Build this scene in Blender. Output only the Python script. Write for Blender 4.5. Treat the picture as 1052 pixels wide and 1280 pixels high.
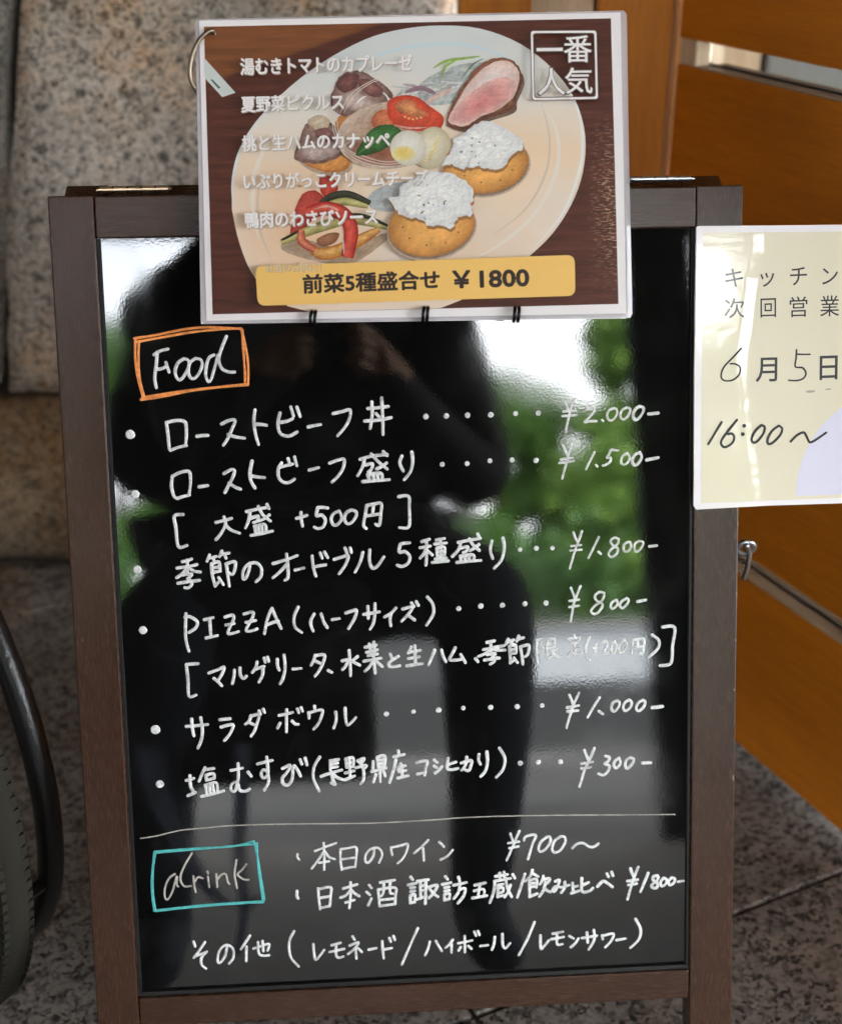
import bpy, bmesh, math, random
from mathutils import Vector, Matrix, noise
R = math.radians
PI = math.pi
random.seed(5)
for o in list(bpy.data.objects): bpy.data.objects.remove(o)
S = bpy.context.scene
COL = S.collection

# ------------------------------------------------------------------ camera
HC = .97                       # eye height of the crouching photographer
PITCH = R(26.7)
FPX = 1710.0                   # focal length in pixels of the 1052x1280 photograph
cd = bpy.data.cameras.new('camera'); cam = bpy.data.objects.new('camera', cd); COL.objects.link(cam)
cam.location = (0, 0, HC); cam.rotation_euler = (R(90) - PITCH, 0, 0)
cd.sensor_fit = 'VERTICAL'; cd.sensor_height = 36; cd.lens = 36 * FPX / 1280
cd.clip_start = .01; cd.clip_end = 400
cd.dof.use_dof = True; cd.dof.focus_distance = .99; cd.dof.aperture_fstop = 5.2
S.camera = cam

# ------------------------------------------------------------------ world, sun, exposure
w = bpy.data.worlds.new('World'); S.world = w; w.use_nodes = True
nt = w.node_tree; bg = nt.nodes['Background']
sky = nt.nodes.new('ShaderNodeTexSky'); sky.sky_type = 'NISHITA'; sky.sun_disc = False
SUN_EL, SUN_AZ = R(56), R(25)  # the sun stands behind the building, azimuth from +Y towards +X
sky.sun_elevation = SUN_EL; sky.sun_rotation = SUN_AZ
sky.air_density = 1.2; sky.dust_density = 4.0; sky.ozone_density = 1.0
cn = nt.nodes.new('ShaderNodeTexNoise'); cn.inputs['Scale'].default_value = 3.0; cn.inputs['Detail'].default_value = 5
tcw = nt.nodes.new('ShaderNodeTexCoord'); nt.links.new(tcw.outputs['Generated'], cn.inputs['Vector'])
cr = nt.nodes.new('ShaderNodeValToRGB'); cr.color_ramp.elements[0].position = .25; cr.color_ramp.elements[0].color = (.45, .45, .45, 1); cr.color_ramp.elements[1].position = .6
nt.links.new(cn.outputs[0], cr.inputs[0])
mx = nt.nodes.new('ShaderNodeMix'); mx.data_type = 'RGBA'; mx.inputs[7].default_value = (7.2, 7.4, 7.6, 1)   # bright thin cloud over the blue
nt.links.new(cr.outputs[0], mx.inputs[0]); nt.links.new(sky.outputs[0], mx.inputs[6]); nt.links.new(mx.outputs[2], bg.inputs[0])
bg.inputs[1].default_value = .15
sl = bpy.data.lights.new('sun', 'SUN'); sun = bpy.data.objects.new('sun', sl); COL.objects.link(sun)
sl.energy = 3.2; sl.angle = R(.5); sl.color = (1, .95, .87)
sd = Vector((math.sin(SUN_AZ) * math.cos(SUN_EL), math.cos(SUN_AZ) * math.cos(SUN_EL), math.sin(SUN_EL)))
sun.rotation_euler = sd.to_track_quat('Z', 'Y').to_euler(); sun.location = (3, 6, 12)
S.view_settings.view_transform = 'Standard'; S.view_settings.look = 'None'
S.view_settings.exposure = 4.2; S.view_settings.gamma = 1; S.view_settings.use_curve_mapping = False
S.cycles.use_denoising = True; S.cycles.max_bounces = 10; S.cycles.diffuse_bounces = 5
S.cycles.transparent_max_bounces = 12; S.cycles.sample_clamp_indirect = 12

# ------------------------------------------------------------------ geometry of the view (used to measure real positions)
CAMP = Vector((0, 0, HC))
def ray(x, y):
    a = (x - 526) / FPX; b = (640 - y) / FPX
    return Vector((a, math.cos(PITCH) + b * math.sin(PITCH), -math.sin(PITCH) + b * math.cos(PITCH)))
class Plane:
    """a flat local frame: u right, v up, n towards the viewer"""
    def __init__(s, c, ex, ey):
        s.c = Vector(c); s.ex = Vector(ex).normalized()
        s.n = s.ex.cross(Vector(ey)).normalized(); s.ey = s.n.cross(s.ex)
    def uv(s, x, y, h=0):
        d = ray(x, y); p0 = s.c + s.n * h
        P = CAMP + d * ((p0 - CAMP).dot(s.n) / d.dot(s.n))
        return ((P - s.c).dot(s.ex), (P - s.c).dot(s.ey))
    def matrix(s):
        m = Matrix((s.ex, s.ey, s.n)).transposed().to_4x4(); m.translation = s.c; return m

# ------------------------------------------------------------------ helpers
def link(o, parent=None):
    COL.objects.link(o)
    if parent: o.parent = parent
    return o
def tag(o, label=None, cat=None, group=None, kind=None):
    if label: o['label'] = label
    if cat: o['category'] = cat
    if group: o['group'] = group
    if kind: o['kind'] = kind
    return o
def empty(name, mat=None, parent=None, **k):
    o = bpy.data.objects.new(name, None); link(o, parent); o.empty_display_size = .05
    if mat is not None: o.matrix_world = mat if isinstance(mat, Matrix) else Matrix.Translation(mat)
    return tag(o, **k)
def mobj(name, bm, mat, parent=None, smooth=False):
    me = bpy.data.meshes.new(name); bm.normal_update(); bm.to_mesh(me); bm.free()
    if smooth:
        for p in me.polygons: p.use_smooth = True
    if mat: me.materials.append(mat)
    return link(bpy.data.objects.new(name, me), parent)
def box(bm, x0, x1, y0, y1, z0, z1, bev=0, M=None, seg=2):
    r = bmesh.ops.create_cube(bm, size=1)
    vs = r['verts']
    bmesh.ops.scale(bm, vec=(x1 - x0, y1 - y0, z1 - z0), verts=vs)
    bmesh.ops.translate(bm, vec=((x0 + x1) / 2, (y0 + y1) / 2, (z0 + z1) / 2), verts=vs)
    if bev:
        es = list({e for v in vs for e in v.link_edges})
        rr = bmesh.ops.bevel(bm, geom=es, offset=bev, segments=seg, affect='EDGES', profile=.5)
        vs = list({v for f in rr['faces'] for v in f.verts} | {v for v in vs if v.is_valid})
    if M is not None: bmesh.ops.transform(bm, matrix=M, verts=[v for v in vs if v.is_valid])
    return bm
def boxo(name, dims, mat, parent=None, bev=0, M=None):
    return mobj(name, box(bmesh.new(), *dims, bev=bev, M=M), mat, parent)
def tube(bm, pts, r, n=8, closed=False, caps=True):
    pts = [Vector(p) for p in pts]; rings = []
    N = len(pts); up = None
    for i, p in enumerate(pts):
        a = pts[(i - 1) % N] if closed or i > 0 else p; b = pts[(i + 1) % N] if closed or i < N - 1 else p
        t = (b - a).normalized()
        if up is None: up = t.orthogonal().normalized()
        up = (up - t * up.dot(t)).normalized(); s = t.cross(up)
        rr = r[i] if isinstance(r, (list, tuple)) else r
        rings.append([bm.verts.new(p + (up * math.cos(2 * PI * k / n) + s * math.sin(2 * PI * k / n)) * rr) for k in range(n)])
    for i in range(N if closed else N - 1):
        A = rings[i]; B = rings[(i + 1) % N]
        for k in range(n): bm.faces.new((A[k], A[(k + 1) % n], B[(k + 1) % n], B[k]))
    if caps and not closed:
        bm.faces.new(rings[0][::-1]); bm.faces.new(rings[-1])
    return bm
def spline(pts, per=4, closed=False):
    """Catmull-Rom through 2-D points"""
    n = len(pts)
    if n < 3 and not closed:
        if n < 2: return list(pts)
        (ax, ay), (bx, by) = pts
        return [(ax + (bx - ax) * k / per, ay + (by - ay) * k / per) for k in range(per + 1)]
    out = []
    for i in range(n if closed else n - 1):
        g = (lambda k: pts[k % n]) if closed else (lambda k: pts[max(0, min(n - 1, k))])
        p0, p1, p2, p3 = g(i - 1), g(i), g(i + 1), g(i + 2)
        for k in range(per):
            t = k / per
            out.append(tuple(.5 * (2 * p1[c] + (p2[c] - p0[c]) * t + (2 * p0[c] - 5 * p1[c] + 4 * p2[c] - p3[c]) * t * t
                             + (3 * p1[c] - p0[c] - 3 * p2[c] + p3[c]) * t ** 3) for c in (0, 1)))
    if not closed: out.append(tuple(pts[-1]))
    return out

# ------------------------------------------------------------------ materials
def mat(name, base=(.5, .5, .5), rough=.5, metal=0, spec=.5, coat=0, coat_rough=.05, ior=1.5, trans=0, emit=None):
    m = bpy.data.materials.new(name); m.use_nodes = True
    b = m.node_tree.nodes['Principled BSDF']
    b.inputs['Base Color'].default_value = (*base, 1); b.inputs['Roughness'].default_value = rough
    b.inputs['Metallic'].default_value = metal; b.inputs['Specular IOR Level'].default_value = spec
    b.inputs['Coat Weight'].default_value = coat; b.inputs['Coat Roughness'].default_value = coat_rough
    b.inputs['IOR'].default_value = ior; b.inputs['Transmission Weight'].default_value = trans
    return m
class N:
    """small node-graph helper"""
    def __init__(s, m): s.m = m; s.t = m.node_tree; s.b = s.t.nodes['Principled BSDF']; s.tc = s.t.nodes.new('ShaderNodeTexCoord')
    def set(s, n, **k):
        for a, v in k.items():
            i = n.inputs[a.replace('_', ' ')] if a.replace('_', ' ') in n.inputs else n.inputs[a]
            if hasattr(v, 'node'): s.t.links.new(v, i)
            else: i.default_value = v
        return n
    def map(s, scale=(1, 1, 1), rot=(0, 0, 0), loc=(0, 0, 0), src='Object'):
        n = s.t.nodes.new('ShaderNodeMapping'); n.inputs['Scale'].default_value = scale; n.inputs['Rotation'].default_value = rot
        n.inputs['Location'].default_value = loc; s.t.links.new(s.tc.outputs[src], n.inputs[0]); return n.outputs[0]
    def noise(s, vec, scale=5, detail=3, rough=.5, dist=0):
        n = s.t.nodes.new('ShaderNodeTexNoise'); s.set(n, Vector=vec, Scale=scale, Detail=detail, Roughness=rough, Distortion=dist); return n.outputs[0]
    def vor(s, vec, scale=5, feat='F1', out=0):
        n = s.t.nodes.new('ShaderNodeTexVoronoi'); n.feature = feat; s.set(n, Vector=vec, Scale=scale); return n.outputs[out]
    def ramp(s, fac, stops, interp='LINEAR'):
        n = s.t.nodes.new('ShaderNodeValToRGB'); n.color_ramp.interpolation = interp; cr = n.color_ramp
        while len(cr.elements) < len(stops): cr.elements.new(.5)
        for e, (p, c) in zip(cr.elements, stops):
            e.position = p; e.color = (*c, 1) if isinstance(c, tuple) else (c, c, c, 1)
        s.t.links.new(fac, n.inputs[0]); return n.outputs[0]
    def mix(s, fac, a, b, mode='MIX'):
        n = s.t.nodes.new('ShaderNodeMix'); n.data_type = 'RGBA'; n.blend_type = mode
        for i, v in ((0, fac), (6, a), (7, b)):
            if hasattr(v, 'node'): s.t.links.new(v, n.inputs[i])
            elif i == 0: n.inputs[0].default_value = v
            else: n.inputs[i].default_value = (*v, 1) if len(v) == 3 else v
        return n.outputs[2]
    def math(s, op, a, b=0):
        n = s.t.nodes.new('ShaderNodeMath'); n.operation = op
        for i, v in ((0, a), (1, b)):
            if hasattr(v, 'node'): s.t.links.new(v, n.inputs[i])
            else: n.inputs[i].default_value = v
        return n.outputs[0]
    def sep(s, vec):
        n = s.t.nodes.new('ShaderNodeSeparateXYZ'); s.t.links.new(vec, n.inputs[0]); return n.outputs
    def bump(s, h, strength=.3, dist=.002, to='Normal'):
        n = s.t.nodes.new('ShaderNodeBump'); s.set(n, Height=h, Strength=strength, Distance=dist); s.t.links.new(n.outputs[0], s.b.inputs[to]); return n.outputs[0]
    def color(s, c): s.t.links.new(c, s.b.inputs['Base Color'])
    def rough(s, c): s.t.links.new(c, s.b.inputs['Roughness'])

def granite(name, light, mid, dark, stain=None, scale=1., stain_lo=.5, stain_hi=.62, rough=.75, bumpd=.0012, seed=0):
    """speckled granite: crystals of random tone at two sizes, broad mottling, rust stains"""
    m = mat(name, rough=rough, spec=.3); n = N(m); v0 = n.map(loc=(seed, seed * .7, 0))
    ad = n.t.nodes.new('ShaderNodeVectorMath'); ad.operation = 'MULTIPLY_ADD'
    nn = n.t.nodes.new('ShaderNodeTexNoise'); n.set(nn, Vector=v0, Scale=150. * scale, Detail=2.)
    n.t.links.new(nn.outputs[1], ad.inputs[0]); ad.inputs[1].default_value = (.008 / scale,) * 3; n.t.links.new(v0, ad.inputs[2]); v = ad.outputs[0]
    def cell(sc):
        o = n.vor(v, sc, out=1); sp_ = n.t.nodes.new('ShaderNodeSeparateColor'); n.t.links.new(o, sp_.inputs[0]); return sp_.outputs[0]
    c = n.ramp(cell(320 * scale), [(.10, dark), (.24, mid), (.55, light), (.9, tuple(min(1, x * 1.22) for x in light))])
    f = n.math('MULTIPLY', n.ramp(cell(140 * scale), [(.16, 1.), (.24, 0.)]), n.ramp(n.noise(v0, 30, 3, .6), [(.38, 1.), (.58, .25)]))
    c = n.mix(n.math('MULTIPLY', f, .8), c, dark)
    c = n.mix(n.math('MULTIPLY', n.ramp(cell(110 * scale), [(.78, 0.), (.86, 1.)]), .5), c, tuple(min(1, x * 1.15) for x in light))
    c = n.mix(.9, c, n.ramp(n.noise(v0, 8, 6, .65), [(.3, .72), (.7, 1.22)]), 'MULTIPLY')
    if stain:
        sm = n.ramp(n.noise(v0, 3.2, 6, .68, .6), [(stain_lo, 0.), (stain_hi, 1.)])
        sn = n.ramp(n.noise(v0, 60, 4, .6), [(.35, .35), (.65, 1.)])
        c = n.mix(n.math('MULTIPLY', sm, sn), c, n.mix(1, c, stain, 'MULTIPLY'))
    n.color(c)
    h = n.math('ADD', n.noise(v0, 110 * scale, 5, .7), n.math('MULTIPLY', n.noise(v0, 14, 5, .6), 3))
    n.bump(h, 1., bumpd * 1.5)
    return m
def wood(name, a, b, rough=.45, grain=(3, 60, 60), spec=.5, coat=0, bumps=.15, scale=6, fine=True):
    m = mat(name, rough=rough, spec=spec, coat=coat, coat_rough=.2); n = N(m)
    v = n.map(scale=grain)
    g = n.noise(v, scale, 5, .6, .4)
    c = n.ramp(g, [(.3, a), (.7, b)])
    f = n.noise(v, scale * 7, 3, .6)
    c = n.mix(.5, c, n.ramp(f, [(.35, .7), (.65, 1.15)]), 'MULTIPLY')
    c = n.mix(.8, c, n.ramp(n.noise(n.map(scale=tuple(min(q, 3) for q in grain)), 2.2, 4, .6, .8), [(.3, .72), (.7, 1.2)]), 'MULTIPLY')
    n.color(c); n.bump(n.math('ADD', g, f), bumps, .001)
    n.rough(n.ramp(f, [(.3, rough * .8), (.7, min(1, rough * 1.25))]))
    return m

M = {}
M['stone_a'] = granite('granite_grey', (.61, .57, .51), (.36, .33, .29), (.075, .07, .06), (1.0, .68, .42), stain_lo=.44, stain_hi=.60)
M['stone_b'] = granite('granite_rusty_dim', (.27, .215, .15), (.165, .125, .085), (.06, .045, .03), (1.0, .66, .36), stain_lo=.36, stain_hi=.58, seed=3)  # rusty stone, tinted darker and warmer to stand for dim warm light
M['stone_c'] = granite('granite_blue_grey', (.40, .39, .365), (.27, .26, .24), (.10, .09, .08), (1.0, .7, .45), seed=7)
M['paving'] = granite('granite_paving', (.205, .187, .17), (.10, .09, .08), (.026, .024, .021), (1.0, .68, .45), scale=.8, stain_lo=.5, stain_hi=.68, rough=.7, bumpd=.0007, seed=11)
M['paving'].node_tree.nodes['Principled BSDF'].inputs['Specular IOR Level'].default_value = .12
M['grout'] = mat('grout', (.06, .055, .05), .9)
M['mortar'] = mat('dark_mortar', (.03, .026, .022), .95)
M['frame'] = wood('dark_stained_wood', (.036, .0145, .0072), (.050, .021, .0105), rough=.25, grain=(1, 14, 14), scale=14, spec=.42, bumps=.08)
M['frame_up'] = wood('dark_stained_wood_upright', (.036, .0145, .0072), (.050, .021, .0105), rough=.25, grain=(14, 1, 14), scale=14, spec=.42, bumps=.08)
M['black'] = mat('black_gasket', (.006, .006, .006), .5)
M['door'] = wood('orange_door_wood', (.60, .175, .008), (.70, .225, .012), rough=.45, grain=(.6, 10, 10), scale=9, bumps=.06, coat=.1, spec=.35)
M['jamb'] = wood('orange_jamb_wood', (.50, .155, .012), (.62, .215, .022), rough=.55, grain=(9, 9, .5), scale=9, bumps=.06, spec=.25)
M['pale_wood'] = wood('pale_raw_wood', (.60, .42, .26), (.74, .55, .38), rough=.6, grain=(9, 9, .6), scale=9, bumps=.08)
M['edge_wood'] = wood('pale_door_edge', (.72, .33, .12), (.82, .42, .18), rough=.5, grain=(8, 8, .6), scale=9, bumps=.05)
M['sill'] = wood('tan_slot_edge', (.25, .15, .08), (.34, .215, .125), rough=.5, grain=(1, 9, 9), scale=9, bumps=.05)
M['sill_back'] = wood('shaded_slot_edge', (.16, .085, .045), (.22, .13, .07), rough=.6, grain=(1, 9, 9), scale=9, bumps=.05)  # back edge coloured darker to stand for shade inside the slot
M['brass'] = mat('aged_brass', (.80, .62, .42), .28, 1)
M['steel'] = mat('zinc_steel', (.55, .58, .62), .3, 1)
M['darkmetal'] = mat('black_wire', (.03, .03, .032), .25, 1)
M['ringmetal'] = mat('nickel_ring', (.26, .21, .16), .35, 1)
M['rubber'] = mat('tyre_rubber', (.018, .017, .012), .85, spec=.2)
M['blackgrip'] = mat('black_hand_rim', (.012, .012, .013), .33)
n = N(M['blackgrip']); n.bump(n.noise(n.map(), 240, 3, .6), .5, .0012)
M['chrome'] = mat('spoke_metal', (.4, .4, .42), .3, 1)
M['seatcloth'] = mat('seat_cloth', (.02, .022, .03), .85)

# glass writing panel: black, glossy, with the faint orange-peel ripple of the coated sheet
gm = mat('black_writing_glass', (.004, .004, .0045), .035, ior=1.68, spec=.5); n = N(gm)
v = n.map()
n.bump(n.math('ADD', n.noise(v, 520, 2, .5), n.math('MULTIPLY', n.noise(v, 60, 1, .5), .9)), .30, .000024)
sm = n.ramp(n.noise(v, 9, 5, .6, .5), [(.45, .02), (.7, .085)]); n.rough(sm)
du = n.ramp(n.noise(v, 22, 6, .7, .8), [(.50, .0035), (.8, .010)])
sp = n.ramp(n.vor(v, 55), [(0., .25), (.012, 0.)])
n.color(n.mix(1, du, n.mix(1, sp, n.ramp(n.noise(v, 12, 2), [(.55, 0.), (.6, 1.)]), 'MULTIPLY'), 'ADD'))
M['glass'] = gm
def marker(name, c):
    m = mat(name, c, .6, spec=.3); n = N(m); v = n.map()
    n.color(n.mix(1, n.mix(1, c, n.ramp(n.noise(v, 420, 3, .6), [(.3, .72), (.6, 1.05)]), 'MULTIPLY'), n.ramp(n.noise(v, 75, 4, .6), [(.32, .62), (.5, 1.)]), 'MULTIPLY')); return m
M['white'] = marker('white_liquid_chalk', (.77, .785, .79))
M['thin_white'] = marker('thin_white_chalk', (.50, .47, .43))
M['orange'] = marker('orange_liquid_chalk', (.95, .34, .10))
M['teal'] = marker('teal_liquid_chalk', (.10, .50, .50))
M['ink'] = mat('black_ink', (.012, .012, .014), .4)
M['print_ink'] = mat('dark_print', (.03, .03, .035), .4)

# ------------------------------------------------------------------ ground and floor
SG, CG = .447, .894
boxo('ground', (-60, 60, -60, 12, -.4, -.012), mat('soil', (.10, .09, .07), .9)).__setitem__('kind', 'structure')
fl = empty('floor', Matrix.Rotation(math.atan2(SG, CG), 4, 'Z'), kind='structure')
T = .9; t0, s0 = .789, .45
# tiles laid on the grid of the door line
for i in range(-4, 4):
    for j in range(-4, 3):
        x0 = s0 + i * T; y0 = t0 + j * T
        c = Matrix.Rotation(math.atan2(SG, CG), 4, 'Z') @ Vector((x0 + T / 2, y0 + T / 2, 0))
        if not (-3.4 < c.y < 2.4 and -2.6 < c.x < 3): continue
        dz = random.uniform(-.0008, .0004)
        boxo('floor_tile', (x0 + .0025, x0 + T - .0025, y0 + .0025, y0 + T - .0025, -.03, dz), M['paving'], fl, bev=.0015)
boxo('floor_bed', (-4, 4, -4.2, 3.2, -.012, -.006), M['grout'], fl)
am = mat('asphalt', (.05, .05, .052), .85); n = N(am); n.color(n.ramp(n.noise(n.map(), 40, 6, .7), [(.3, .013), (.7, .03)]))
boxo('road', (-40, 40, -11, -4.6, -.011, -.007), am).__setitem__('kind', 'structure')
boxo('pavement', (-40, 40, -14.5, -11, -.011, .09), mat('concrete_pavement', (.11, .11, .115), .9)).__setitem__('kind', 'structure')
boxo('lawn', (-60, 60, -58, -16.0, -.011, .05), mat('grass_green', (.06, .10, .03), .9)).__setitem__('kind', 'structure')

# ------------------------------------------------------------------ stone wall: rough granite blocks
WY = 1.735
sw = empty('stone_wall', (-1.0, WY, 0), label='rough granite block wall behind the menu board, grey above, rusty and painted dim below', cat='wall')
def wall_px(x, y):
    d = ray(x, y); t = WY / d.y; P = CAMP + d * t; return P.x, P.z
def stone(x0, x1, z0, z1, m, seed, front=0., sl=0., sr=0.):
    """a split-faced block with wandering edges; local to the wall's base"""
    bm = bmesh.new(); nx = max(8, int((x1 - x0) / .022)); nz = max(8, int((z1 - z0) / .022)); g = []
    for j in range(nz + 1):
        row = []
        for i in range(nx + 1):
            a, b = i / nx, j / nz
            x = x0 + (x1 - x0) * a; z = z0 + (z1 - z0) * b
            ew = .010; x += sl * (z - z_low) * (1 - a) + sr * (z - z_low) * a
            wx = noise.noise(Vector((seed, z * 5, 1))) * ew + noise.noise(Vector((seed, z * 22, 4))) * .004
            wx2 = noise.noise(Vector((seed + 9, z * 5, 1))) * ew
            wz = noise.noise(Vector((x * 5, seed, 2))) * ew + noise.noise(Vector((x * 22, seed, 7))) * .003
            wz2 = noise.noise(Vector((x * 5, seed + 9, 2))) * ew
            x += wx * (1 - a) + wx2 * a; z += wz * (1 - b) + wz2 * b
            e = min((x - x0 - sl * (z - z_low)), (x1 + sr * (z - z_low) - x), (z - z0), (z1 - z)); ed = max(0, 1 - max(0, e) / .022)
            y = .016 * ed * ed - .02 * noise.noise(Vector((x * 3.2, z * 3.2, seed))) - .008 * noise.noise(Vector((x * 11, z * 11, seed))) - .003 * noise.noise(Vector((x * 40, z * 40, seed)))
            row.append(bm.verts.new((x + 1.0, y - front, z)))
        g.append(row)
    for j in range(nz):
        for i in range(nx): bm.faces.new((g[j][i], g[j][i + 1], g[j + 1][i + 1], g[j + 1][i]))
    # side walls back into the joint
    edge = g[0] + [r[-1] for r in g[1:]] + g[-1][::-1][1:] + [r[0] for r in g[::-1]][1:-1]
    back = [bm.verts.new((v.co.x, .08, v.co.z)) for v in edge]
    for k in range(len(edge)):
        k2 = (k + 1) % len(edge); bm.faces.new((edge[k2], edge[k], back[k], back[k2]))
    return mobj('stone_block', bm, m, sw, smooth=True)
_, z_low = wall_px(40, 500); ja, za = wall_px(13, 60); jb, zb = wall_px(-3, 480)
sk = (ja - jb) / (za - zb); jx = jb
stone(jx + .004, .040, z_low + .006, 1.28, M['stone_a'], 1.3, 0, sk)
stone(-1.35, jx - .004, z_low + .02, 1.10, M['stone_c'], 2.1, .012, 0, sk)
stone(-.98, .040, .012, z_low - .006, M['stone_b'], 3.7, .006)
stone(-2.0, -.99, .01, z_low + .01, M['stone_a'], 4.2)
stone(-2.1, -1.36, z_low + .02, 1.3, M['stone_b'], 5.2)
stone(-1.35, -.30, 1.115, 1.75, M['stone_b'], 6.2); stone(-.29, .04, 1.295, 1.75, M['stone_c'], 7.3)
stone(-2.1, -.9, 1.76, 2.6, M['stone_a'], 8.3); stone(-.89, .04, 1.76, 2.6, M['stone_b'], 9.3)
boxo('mortar_backing', (-1.2, 1.037, .03, .30, -.02, 2.62), M['mortar'], sw)

# ------------------------------------------------------------------ door frame and slatted door
jf = empty('door_frame', (.15, 1.50, 0), label='orange wooden door post with a pale strip beside the granite wall', cat='door frame')
boxo('post', (-.110, -.036, -.005, .10, 0, 2.4), M['jamb'], jf, bev=.002)
boxo('inset_strip', (-.034, .032, .03, .08, 0, 2.4), M['pale_wood'], jf, bev=.001)
boxo('post', (.034, .112, .0, .10, 0, 2.4), M['jamb'], jf, bev=.002)
boxo('lintel', (-.11, 1.4, .0, .10, 2.402, 2.6), M['jamb'], jf)
DM = Matrix.Translation((.2685, 1.5047, 0)) @ Matrix.Rotation(math.atan2(-.894, .447), 4, 'Z')
dr = empty('wooden_door', DM, label='orange wooden door of wide horizontal boards with narrow glass slots, standing open', cat='door')
zs = [.012, .222, .744, 1.268, 1.79, 2.3]; gap = .027
for k in range(5):
    z0 = zs[k] + (gap if k else 0); z1 = zs[k + 1]
    boxo('board', (.004, .9, 0, .012, z0, z1), M['door'], dr, bev=.0012)
    boxo('board', (.030, .9, .0125, .032, z0, z1), M['sill'], dr)
for k in range(1, 5):
    boxo('glass_pane', (.030, .9, .0215, .0235, zs[k] - .004, zs[k] + gap + .004), mat('slot_glass', (.75, .8, .8), .03, trans=1, ior=1.45), dr)
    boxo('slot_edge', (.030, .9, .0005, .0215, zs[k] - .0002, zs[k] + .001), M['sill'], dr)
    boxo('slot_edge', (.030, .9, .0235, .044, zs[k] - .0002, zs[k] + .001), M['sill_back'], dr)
    boxo('glass_seal', (.030, .9, .0205, .0245, zs[k] + .0012, zs[k] + .0028), M['black'], dr)
    boxo('spacer', (.005, .030, .003, .04, zs[k] + .0012, zs[k] + gap - .0002), M['pale_wood'], dr)
boxo('edge_strip', (-.004, .0038, -.003, .010, .012, 2.3), M['edge_wood'], dr, bev=.001)
iw = tag(boxo('interior_partition', (.56, 2.2, 2.30, 2.36, 0, 2.6), mat('grey_plaster', (.22, .22, .21), .8)), 'grey plaster partition seen through the narrow glass slot of the door', 'partition')
tag(boxo('interior_post', (.40, .50, 2.10, 2.2, 0, 2.6), M['pale_wood']), 'pale wooden post seen through the left end of the door slot', 'post')

# ------------------------------------------------------------------ canopy and building mass (shade the place)
cm = mat('canopy_plaster', (.42, .38, .33), .8)
bd = empty('entrance_canopy', (0, 0, 2.45), label='plain plaster canopy over the entrance, out of frame above', cat='canopy')
ROOF_Y = -3.3
boxo('ceiling', (-5, 5, ROOF_Y, 3.4, 0, .25), cm, bd)
boxo('fascia', (-5, 5, ROOF_Y - .12, ROOF_Y - .002, -.10, .40), mat('fascia_brown', (.08, .05, .035), .6), bd)  # unseen edge, set low to hold back the skylight
tag(boxo('building_block', (-5, 5, 2.6, 6, 0, 7), mat('building_render', (.4, .36, .3), .85)), 'plain rendered building standing behind the granite wall', 'building')
tag(boxo('shade_side_wall', (-2.35, -2.15, -2.2, 2.6, 0, 2.6), mat('shade_wall_brown', (.16, .085, .04), .7)), 'unseen brown side wall added to darken the left of the porch', 'wall')  # added out of view to keep light off the left side
tag(boxo('pillar', (1.19, 1.43, -2.56, -2.5, 0, 2.6), mat('dark_pillar', (.006, .006, .006), .8, spec=.2), bev=.004), 'slim dark pillar holding the canopy, reflected in the right of the glass', 'pillar')
tag(boxo('glare_screen', (1.62, 3.6, -2.56, -2.5, 0, 2.6), mat('dark_screen', (.03, .025, .02), .8, spec=.2)), 'unseen dark screen added at the right to cut glare on the notice', 'screen')  # added behind the viewpoint to block glare on the notice
tag(boxo('pillar', (-1.9, -.66, -2.75, -2.5, 0, 2.6), mat('left_dark_blocker', (.025, .022, .02), .7), bev=.01), 'dark pillar added at the left to darken what the frame reflects', 'pillar')  # added light blocker, keeps the left upright's reflection dark

# ------------------------------------------------------------------ garden beyond the road (seen mirrored in the glass)
gw = empty('garden_wall', (4, -15.2, 0), label='low garden wall with white and grey panels on a dark plinth across the road', cat='wall')
boxo('plinth', (-25, 25, -.12, .12, 0, .95), mat('plinth_grey', (.03, .033, .036), .8), gw)
boxo('white_panel', (-.55, 25, -.08, .08, .953, 1.62), mat('white_render', (.40, .44, .48), .7), gw)
boxo('grey_panel', (-25, -.555, -.08, .08, .953, 1.62), mat('grey_render', (.06, .065, .07), .8), gw)
boxo('coping', (-25, 25, -.15, .15, 1.623, 1.69), mat('coping_stone', (.3, .3, .3), .8), gw)
leafm = []
for k, c in enumerate([(.12, .25, .045), (.08, .18, .05), (.17, .30, .06)]):
    m = mat('leaf_green_%s' % ('mid', 'dark', 'light')[k], c, .5); n = N(m)
    n.color(n.ramp(n.noise(n.map(), 1.2, 3), [(.3, tuple(x * .6 for x in c)), (.7, tuple(x * 1.4 for x in c))]))
    m.node_tree.nodes['Principled BSDF'].inputs['Subsurface Weight'].default_value = 0; leafm.append(m)
bark = mat('bark', (.10, .075, .05), .9)
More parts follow.
